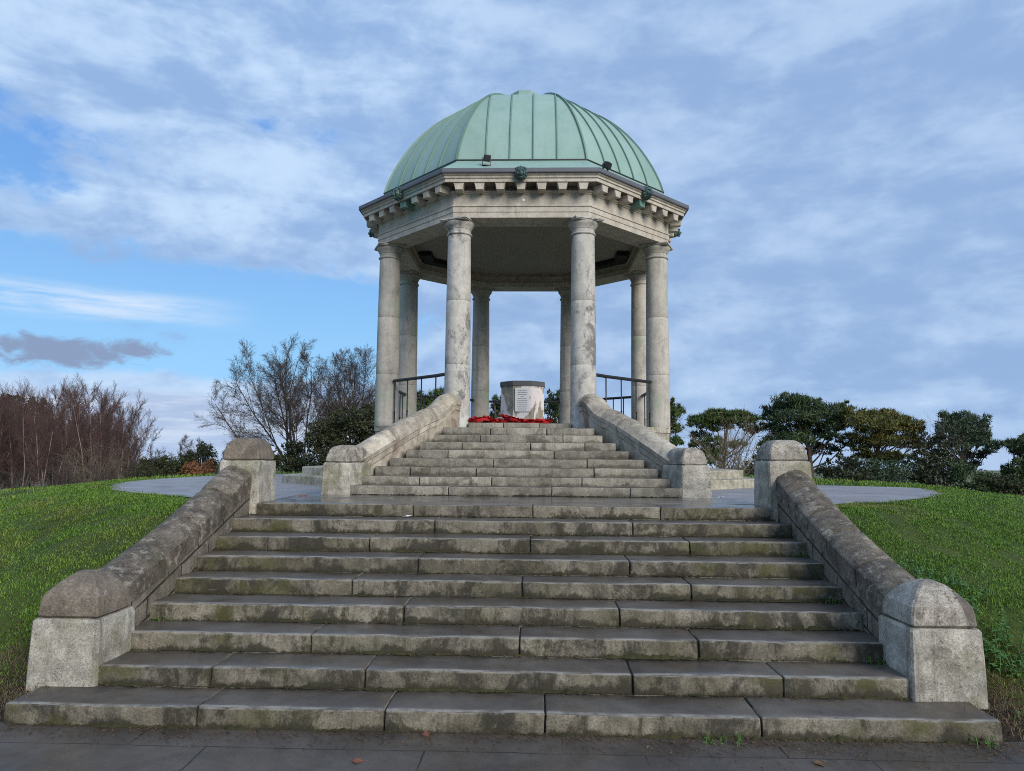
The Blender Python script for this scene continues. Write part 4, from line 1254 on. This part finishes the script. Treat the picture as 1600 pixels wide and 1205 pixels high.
def leaf_cloud(pads, per, size, flat=.55, up=.35, fringe=True, needle=False):
    """leaf-sized faces spread through ellipsoid pads: pads = (x, y, z, rx, ry, rz)"""
    Vs = []; extra = []; pads = list(pads); n0 = len(pads); i = 0
    while i < len(pads) or extra:
        if i >= len(pads):
            pads += extra; extra = []; fringe = False
        x, y, z, rx, ry, rz = pads[i]; i += 1
        if rx * rz > .05 and fringe:
            for _ in range(5):
                a = rng.uniform(0, 2 * PI); q = rng.uniform(.35, .6)
                extra.append((x + rx * .9 * math.cos(a), y + ry * rng.uniform(-.6, .6), z + rz * 1.0 * math.sin(a) + .05, rx * q * .6, ry * q * .6, max(rz * q * .8, .10)))
        n = max(20, int(per * (rx * ry + rx * rz + ry * rz)))
        # clumps within the pad, so that light and dark masses and gaps appear
        nc = max(5, int(n / 26))
        c = rng.normal(size=(nc, 3)); c /= np.linalg.norm(c, axis=1, keepdims=True); c *= rng.uniform(.35, 1.0, (nc, 1)) ** .6
        cs = c[rng.integers(0, nc, n)] + rng.normal(0, .19, (n, 3)) * np.array([1, 1, 1.1])
        P = cs * np.array([rx, ry, rz]) + np.array([x, y, z])
        Vs.append(P)
    P = np.concatenate(Vs); n = len(P)
    d = rng.normal(size=(n, 3)); d[:, 2] += up; d /= np.linalg.norm(d, axis=1, keepdims=True)
    e = np.cross(d, rng.normal(size=(n, 3))); e /= np.linalg.norm(e, axis=1, keepdims=True)
    s = size * rng.uniform(.6, 1.4, (n, 1))
    if needle:
        V = np.stack([P - e * s * .15 - d * s * .3, P + e * s * .15 - d * s * .3, P + d * s * 1.15], 1).reshape(-1, 3)
        return V, np.arange(n * 3).reshape(-1, 3)
    V = np.stack([P - e * s * .35 - d * s * .4, P + e * s * .35 - d * s * .2, P + d * s * .9], 1).reshape(-1, 3)
    return V, np.arange(n * 3).reshape(-1, 3)

def evergreen(name, label, cat, group, Yd, trunk_px, pads_px, mt, bark='pinebark', size=.19, per=540, depth=1.0, r=.16, trunk_top=None, limbs=True, seed=1):
    """pads_px: (px, py, half width, half height) measured at depth Yd; each pad gets its own distance round the trunk"""
    random.seed(seed)
    bx0, by0, bz0 = base(trunk_px, Yd)
    t = thing(name, label, cat, group, (bx0, by0, bz0))
    m = Yd / F_PX
    pads = []
    for px, py, hw, hh in pads_px:
        rx = hw * m; rz = hh * m
        off = random.uniform(-.8, .8) * depth * 1.4
        c = at(px, py, Yd + off)
        pads.append((c.x - bx0, off, c.z - bz0, rx, max(rx * .8, .5), rz))
    V, Fc = leaf_cloud(pads, per, size, up=.9 if limbs else .35, needle=limbs)
    bulk('crown' if limbs else 'foliage', V, Fc, mt, t)
    mb = MB()
    top = max(p[2] for p in pads) if trunk_top is None else trunk_top
    hi = max(pads, key=lambda p: p[2])
    tr = [Vector((0, 0, -.4)), Vector((hi[0] * .12, 0, top * .3)), Vector((hi[0] * .35, hi[1] * .3, top * .6)), Vector((hi[0] * .8, hi[1] * .7, top * .92))]
    if limbs:
        mb.tube(tr, [r, r * .85, r * .6, r * .25], 8)
        for p in pads:
            f = min(.85, max(.18, (p[2] - .9) / (top + .01) * .8))
            k = f * 3; i = min(2, int(k)); s = tr[i].lerp(tr[i + 1], k - i)
            e = Vector(p[:3]); mid = s.lerp(e, .5) + Vector((0, 0, -.12 * (e - s).length))
            mb.tube([s, mid, e], [r * .34, r * .22, .02], 5)
            for _ in range(3):
                q = e + Vector((random.uniform(-1, 1) * p[3] * .7, random.uniform(-1, 1) * p[4] * .7, random.uniform(-.2, .6) * p[5]))
                mb.tube([mid.lerp(e, .6), q], [r * .14, .01], 4)
        mb.obj('trunk', bark, t)
    else:
        for k in range(9):
            p = random.choice(pads)
            mb.tube([(p[0] * .4, p[1] * .4, -.2), (p[0] * .8, p[1] * .8, p[2] * .6), (p[0] + random.uniform(-.5, .5) * p[3], p[1], p[2] + p[5] * .8)], [.05, .035, .012], 5)
        mb.obj('stems', bark, t)
    return t

# pines on the right
GP = 'pines on the right'
evergreen('pine_tree', 'pine with a few dark boughs showing just right of the right outer column', 'tree', GP, 46, 1036,
          [(1050, 645, 20, 9), (1040, 655, 18, 9), (1056, 642, 15, 5), (1048, 672, 14, 6), (1060, 668, 8, 4), (1050, 690, 14, 6), (1040, 700, 14, 7), (1058, 693, 9, 4), (1030, 630, 20, 12), (1046, 712, 12, 8)], 'pine_green', seed=3)
evergreen('pine_tree', 'flat-topped pine above the pale-stemmed bare tree, right of the pavilion', 'tree', GP, 48, 1128,
          [(1132, 652, 36, 8), (1105, 654, 24, 8), (1162, 655, 24, 8), (1140, 646, 26, 4), (1092, 663, 16, 5), (1120, 665, 25, 7), (1172, 668, 14, 6), (1180, 674, 8, 4), (1096, 681, 16, 5), (1108, 690, 18, 6), (1090, 695, 14, 6), (1118, 703, 18, 9), (1106, 716, 20, 10), (1150, 695, 16, 5)], 'pine_green', seed=4)
evergreen('pine_tree', 'broad tall pine directly behind the top right pier', 'tree', GP, 47, 1268,
          [(1232, 630, 28, 11), (1250, 622, 14, 5), (1215, 640, 22, 9), (1262, 634, 26, 9), (1290, 640, 24, 9), (1212, 652, 20, 7), (1245, 650, 30, 10), (1280, 655, 28, 9), (1205, 668, 18, 7), (1235, 668, 28, 9), (1270, 670, 24, 8), (1308, 645, 18, 8), (1318, 660, 20, 8), (1300, 665, 20, 8), (1326, 690, 16, 7), (1218, 684, 24, 8), (1250, 686, 26, 8), (1296, 682, 18, 6), (1205, 697, 18, 8), (1290, 702, 22, 8), (1318, 636, 14, 6), (1255, 626, 22, 6)], 'pine_dark', seed=5, r=.2)
evergreen('pine_tree', 'yellowish-green pine with layered boughs, right of the broad dark pine', 'tree', GP, 46, 1362,
          [(1375, 652, 30, 9), (1350, 650, 24, 8), (1400, 660, 26, 8), (1335, 645, 18, 8), (1360, 664, 32, 9), (1395, 672, 32, 8), (1425, 664, 16, 8), (1432, 672, 11, 9), (1350, 680, 24, 7), (1410, 685, 28, 6), (1380, 690, 30, 7), (1425, 696, 22, 5), (1365, 712, 28, 6), (1400, 716, 26, 7), (1345, 700, 16, 6), (1388, 645, 14, 4)], 'pine_olive', seed=6, r=.2)
evergreen('pine_tree', 'round-headed bluish pine with a bare gap under its right boughs', 'tree', GP, 46, 1502,
          [(1482, 656, 18, 9), (1505, 654, 20, 9), (1528, 660, 18, 9), (1492, 668, 22, 9), (1520, 672, 24, 9), (1540, 672, 10, 10), (1478, 676, 14, 8), (1508, 684, 20, 7), (1532, 690, 20, 6), (1548, 696, 14, 6), (1545, 705, 10, 4), (1510, 697, 16, 6), (1520, 712, 16, 6), (1515, 722, 14, 8)], 'pine_blue', seed=7)
evergreen('pine_tree', 'dark pine cut off by the right edge of the photo', 'tree', GP, 44, 1606,
          [(1592, 697, 22, 8), (1575, 694, 10, 5), (1610, 690, 20, 10), (1600, 706, 20, 7), (1595, 730, 20, 9), (1580, 737, 12, 8), (1610, 722, 20, 12), (1590, 745, 18, 8), (1620, 705, 20, 14)], 'pine_dark', seed=8)
evergreen('pine_tree', 'dark pine seen between the columns at the right of the pedestal', 'tree', GP, 44, 866,
          [(866, 625, 14, 10), (858, 640, 12, 10), (874, 640, 12, 10), (866, 655, 14, 10), (880, 622, 10, 10), (866, 675, 16, 12), (895, 640, 14, 14)], 'pine_dark', seed=9)
evergreen('pine_tree', 'small dark tree just left of the pedestal seen between the columns', 'tree', GP, 44, 778,
          [(776, 640, 9, 8), (781, 628, 7, 7), (775, 652, 9, 8), (772, 622, 3, 5), (778, 670, 12, 12)], 'pine_dark', seed=10)
evergreen('pine_tree', 'dark green pine behind the left front railing', 'tree', GP, 43, 672,
          [(672, 622, 22, 9), (660, 632, 18, 9), (690, 618, 14, 10), (672, 640, 24, 9), (690, 640, 18, 10), (665, 655, 20, 9), (685, 660, 20, 10), (650, 645, 12, 10)], 'pine_green', seed=11)
bx_, by_, bz_ = base(1142, 40)
bare('bare_tree', 'small bare tree with pale fanning stems, between right newel post and pier', 'tree', 'small bare trees on the right', (bx_, by_, bz_), 3.9, 11, .36, SS, .05, ('palebark', 'twigpale'), 91)
bx_, by_, bz_ = base(1470, 44)
bare('bare_tree', 'bare twiggy thorn tree against the dark bush at right', 'tree', 'small bare trees on the right', (bx_, by_, bz_), 4.6, 6, .4, SS, .05, ('bark', 'twig'), 93)

GB = 'bushes on the right'
def bush(lab, Yd, px, pads, mt, seed, grp, nm='bush', per=420, size=.12):
    return evergreen(nm, lab, 'bush', grp, Yd, px, pads, mt, bark='bark', size=size, per=per, limbs=False, seed=seed)
bush('dark dense bush below the round-headed pine', 43, 1470, [(1465, 700, 26, 14), (1450, 690, 14, 10), (1480, 712, 26, 14), (1455, 725, 26, 16), (1462, 745, 26, 14), (1440, 712, 12, 10)], 'ever', 12, GB)
bush('low dark green bush below the cut-off right-hand pine gap', 41, 1525, [(1515, 745, 24, 14), (1540, 755, 22, 12), (1500, 735, 18, 14), (1555, 764, 18, 10), (1522, 765, 28, 12)], 'pine_dark', 13, GB)
bush('low evergreen bush under the yellowish pine', 42, 1385, [(1380, 736, 28, 14), (1410, 738, 24, 14), (1350, 728, 20, 10), (1430, 728, 20, 12), (1360, 748, 22, 12), (1395, 758, 34, 10), (1430, 750, 18, 14), (1445, 762, 18, 10)], 'pine_blue', 14, GB)
bush('low evergreen bush right of the top right pier', 42, 1320, [(1310, 742, 24, 14), (1335, 735, 22, 16), (1295, 738, 16, 16), (1325, 756, 30, 12), (1350, 758, 20, 12), (1320, 722, 14, 9)], 'ever', 15, GB)
bush('clipped brownish hedge at the right edge of the lawn', 38, 1590, [(1562, 752, 22, 9), (1545, 750, 16, 8), (1585, 772, 24, 16), (1605, 772, 24, 18), (1568, 774, 16, 14), (1595, 764, 24, 10)], 'hedge', 16, GB)
bush('low dark bush between the right newel post and the right pier', 42, 1175, [(1178, 728, 14, 10), (1190, 715, 14, 12), (1165, 736, 16, 8), (1150, 738, 16, 6)], 'pine_dark', 17, GB)
GL = 'evergreens and bushes on the left'
bush('big dark evergreen thicket left of the left outer column', 37, 530,
     [(560, 655, 30, 16), (530, 662, 28, 16), (505, 672, 22, 14), (575, 670, 24, 20), (545, 685, 34, 18), (515, 695, 30, 16), (570, 705, 28, 18), (490, 690, 14, 14), (535, 715, 36, 16), (500, 720, 26, 14), (582, 642, 16, 12), (590, 690, 20, 24)], 'ever', 18, GL, 'evergreen_thicket', per=900, size=.10)
bush('dark evergreen bush behind the top left pier', 38, 450, [(460, 700, 14, 10), (445, 710, 18, 12), (468, 715, 16, 14), (440, 725, 26, 12), (478, 728, 16, 12), (425, 720, 14, 10)], 'ever', 19, GL, per=800, size=.10)
bush('rough hedge bush left of the russet beech', 46, 262, [(240, 735, 20, 18), (270, 745, 26, 14), (215, 745, 20, 12), (262, 728, 18, 14), (222, 738, 14, 10), (280, 732, 14, 16), (250, 722, 14, 9), (225, 725, 10, 8)], 'hedge', 20, GL, size=.12)
bush('dark evergreen bush above the russet beech', 46, 315, [(312, 712, 15, 12), (322, 704, 12, 10), (300, 718, 12, 10), (330, 718, 12, 14), (290, 722, 14, 12)], 'hedge', 22, GL, size=.12)
bush('russet beech bush still holding dead leaves, left of the top left pier', 44, 308, [(308, 738, 18, 10), (292, 740, 12, 9), (324, 734, 10, 13), (300, 728, 10, 7), (315, 745, 20, 8)], 'beech', 21, GL, 'beech_bush', size=.12)
bush('dark evergreen showing behind the tops of the far left birches', 82, 20, [(10, 632, 26, 14), (40, 634, 22, 12), (62, 640, 14, 14), (-10, 640, 26, 24), (30, 660, 40, 30), (55, 690, 34, 34), (10, 700, 40, 40), (100, 700, 40, 26), (140, 705, 40, 22), (175, 715, 26, 18)], 'ever', 23, GL, 'evergreen_thicket', per=150, size=.24)

# ------------------------------------------------------------------ light, sky, camera
SUN_EL, SUN_AZ = math.radians(25), math.radians(144)       # azimuth clockwise from +Y: behind the camera, to the right
sd = Vector((math.sin(SUN_AZ) * math.cos(SUN_EL), math.cos(SUN_AZ) * math.cos(SUN_EL), math.sin(SUN_EL)))
L = bpy.data.lights.new('sun', 'SUN'); L.energy = 3.2; L.angle = math.radians(32); L.color = (1., .93, .83)
lo = bpy.data.objects.new('sun', L); COL.objects.link(lo); lo.rotation_euler = (-sd).to_track_quat('-Z', 'Y').to_euler()

w = bpy.data.worlds.new('World'); SC.world = w; w.use_nodes = True
t = NT(w.node_tree); bg = w.node_tree.nodes['Background']
sky = t.n.new('ShaderNodeTexSky'); sky.sky_type = 'NISHITA'; sky.sun_disc = False
sky.sun_elevation = SUN_EL; sky.sun_rotation = SUN_AZ; sky.altitude = 200; sky.dust_density = .6
STR = .1
tc = t.n.new('ShaderNodeTexCoord')
d = tc.outputs['Generated']
x, y, z = t.sep(d)[:3]
S = 1 / STR
def c3(r, g, b): return (r * S, g * S, b * S)
az = t.math('ARCTAN2', x, y)
Q = t.vmath('MULTIPLY', d, (5., 5., 9.))
big = t.noise(t.vmath('ADD', Q, (2.3, 8.1, .6)), .55, 4, .5, .3)
mid = t.noise(t.vmath('ADD', Q, (7.7, 1.2, 3.1)), 1.15, 8, .56, .35)
mid2 = t.noise(t.vmath('ADD', t.vmath('MULTIPLY', d, (4., 4., 14.)), (1.9, 4.4, 9.2)), 1.0, 7, .55, .3)
fine = t.noise(t.vmath('ADD', Q, (5.1, 5.2, 1.7)), 3.4, 7, .58, .2)
right = t.step(az, -.30, .12)
left = t.step(az, -.12, -.26, 0, 1)
cov = t.math('ADD', t.math('MULTIPLY', big, .22), t.math('ADD', t.math('MULTIPLY', mid, .48), t.math('MULTIPLY', fine, .30)))
cov = t.math('ADD', cov, t.math('MULTIPLY', right, .22))                                   # closed cover to the right
cov = t.math('ADD', cov, t.math('MULTIPLY', t.step(z, .20, .29), .085))                      # and overhead
band = t.math('MULTIPLY', t.step(z, .085, .115), t.step(z, .20, .255, 1, 0))
cov = t.math('SUBTRACT', cov, t.math('MULTIPLY', t.math('MULTIPLY', band, left), .13))      # clear strip low on the left
hole = t.math('MULTIPLY', t.step(az, -.44, -.60, 0, 1), t.math('MULTIPLY', t.step(z, .25, .32), t.step(z, .36, .42, 1, 0)))
cov = t.math('SUBTRACT', cov, t.math('MULTIPLY', hole, .07))
cov = t.math('ADD', cov, t.math('MULTIPLY', t.math('MULTIPLY', t.step(z, .07, .10, 1, 0), left), .16))
cloud = t.step(cov, .425, .53)
blue = t.mix(t.step(z, .08, .40), c3(.275, .585, .95), c3(.15, .36, .80))
blue = t.mix(.12, blue, sky.outputs['Color'])
sh = t.math('ADD', t.math('MULTIPLY', mid2, .65), t.math('MULTIPLY', fine, .35))
cl = t.mix(t.step(sh, .36, .60), c3(.54, .705, .925), c3(.285, .44, .715))
cl = t.mix(t.math('MULTIPLY', right, .55), cl, t.mix(t.step(sh, .36, .62), c3(.375, .51, .745), c3(.275, .405, .645)))
rag = t.math('MULTIPLY', t.step(t.math('ADD', t.math('MULTIPLY', mid2, .6), t.math('MULTIPLY', fine, .4)), .40, .33, 0, 1), t.step(z, .22, .06, 0, 1))
cl = t.mix(t.math('MULTIPLY', rag, .7), cl, c3(.66, .75, .90))                              # bright ragged edges low down
col = t.mix(t.math('MULTIPLY', cloud, .95), blue, cl)
# pale streak and bank low on the left
sn = t.noise(t.comb(t.math('MULTIPLY', az, 7.), t.math('MULTIPLY', z, 60.), 0.), 1.0, 6, .6, .3)
st = t.math('MULTIPLY', t.step(t.math('ABSOLUTE', t.math('SUBTRACT', z, .176)), .026, .004, 0, 1), t.step(az, -.36, -.52, 0, 1))
col = t.mix(t.math('MULTIPLY', t.math('MULTIPLY', st, t.step(sn, .30, .60)), .85), col, c3(.66, .77, .93))
bk = t.math('MULTIPLY', t.step(t.math('ADD', z, t.math('MULTIPLY', t.math('SUBTRACT', sn, .5), .05)), .085, .062, 0, 1), left)
col = t.mix(t.math('MULTIPLY', bk, .8), col, t.mix(t.step(sn, .40, .66), c3(.42, .52, .72), c3(.66, .745, .87)))
# one small dark cloud in front of them
u = t.math('DIVIDE', t.math('SUBTRACT', az, -.585), .115); v = t.math('DIVIDE', t.math('SUBTRACT', z, t.math('ADD', .118, t.math('MULTIPLY', u, .004))), .022)
nq = t.noise(t.comb(t.math('MULTIPLY', az, 24.), t.math('MULTIPLY', z, 42.), 3.), 1.0, 8, .62, .5)
q = t.math('ADD', t.math('MULTIPLY', u, u), t.math('MULTIPLY', v, v))
dk = t.step(t.math('SUBTRACT', t.math('MULTIPLY', nq, 3.4), q), .75, 1.55)
col = t.mix(t.math('MULTIPLY', dk, .85), col, c3(.235, .285, .43))
# haze just above the horizon, dim ground below it
hb = t.step(z, -.005, .035, 1, 0)
col = t.mix(t.math('MULTIPLY', hb, .45), col, c3(.44, .56, .78))
col = t.mix(t.step(z, -.06, -.01, 1, 0), col, c3(.06, .07, .06))
t.put(bg.inputs['Color'], col); bg.inputs['Strength'].default_value = STR

cam = bpy.data.cameras.new('camera'); cam.sensor_width = 36; cam.lens = 36 * F_PX / 1600
cam.clip_start = .05; cam.clip_end = 9000
co = bpy.data.objects.new('camera', cam); COL.objects.link(co)
Mx = Matrix((( rt2.x, up2.x, -fw.x, CX), (rt2.y, up2.y, -fw.y, 0), (rt2.z, up2.z, -fw.z, CH), (0, 0, 0, 1)))
co.matrix_world = Mx
SC.camera = co
SC.view_settings.view_transform = 'Standard'; SC.view_settings.look = 'None'
SC.view_settings.exposure = .1; SC.view_settings.gamma = 1
SC.cycles.use_denoising = False
SC.cycles.filter_width = 1.0
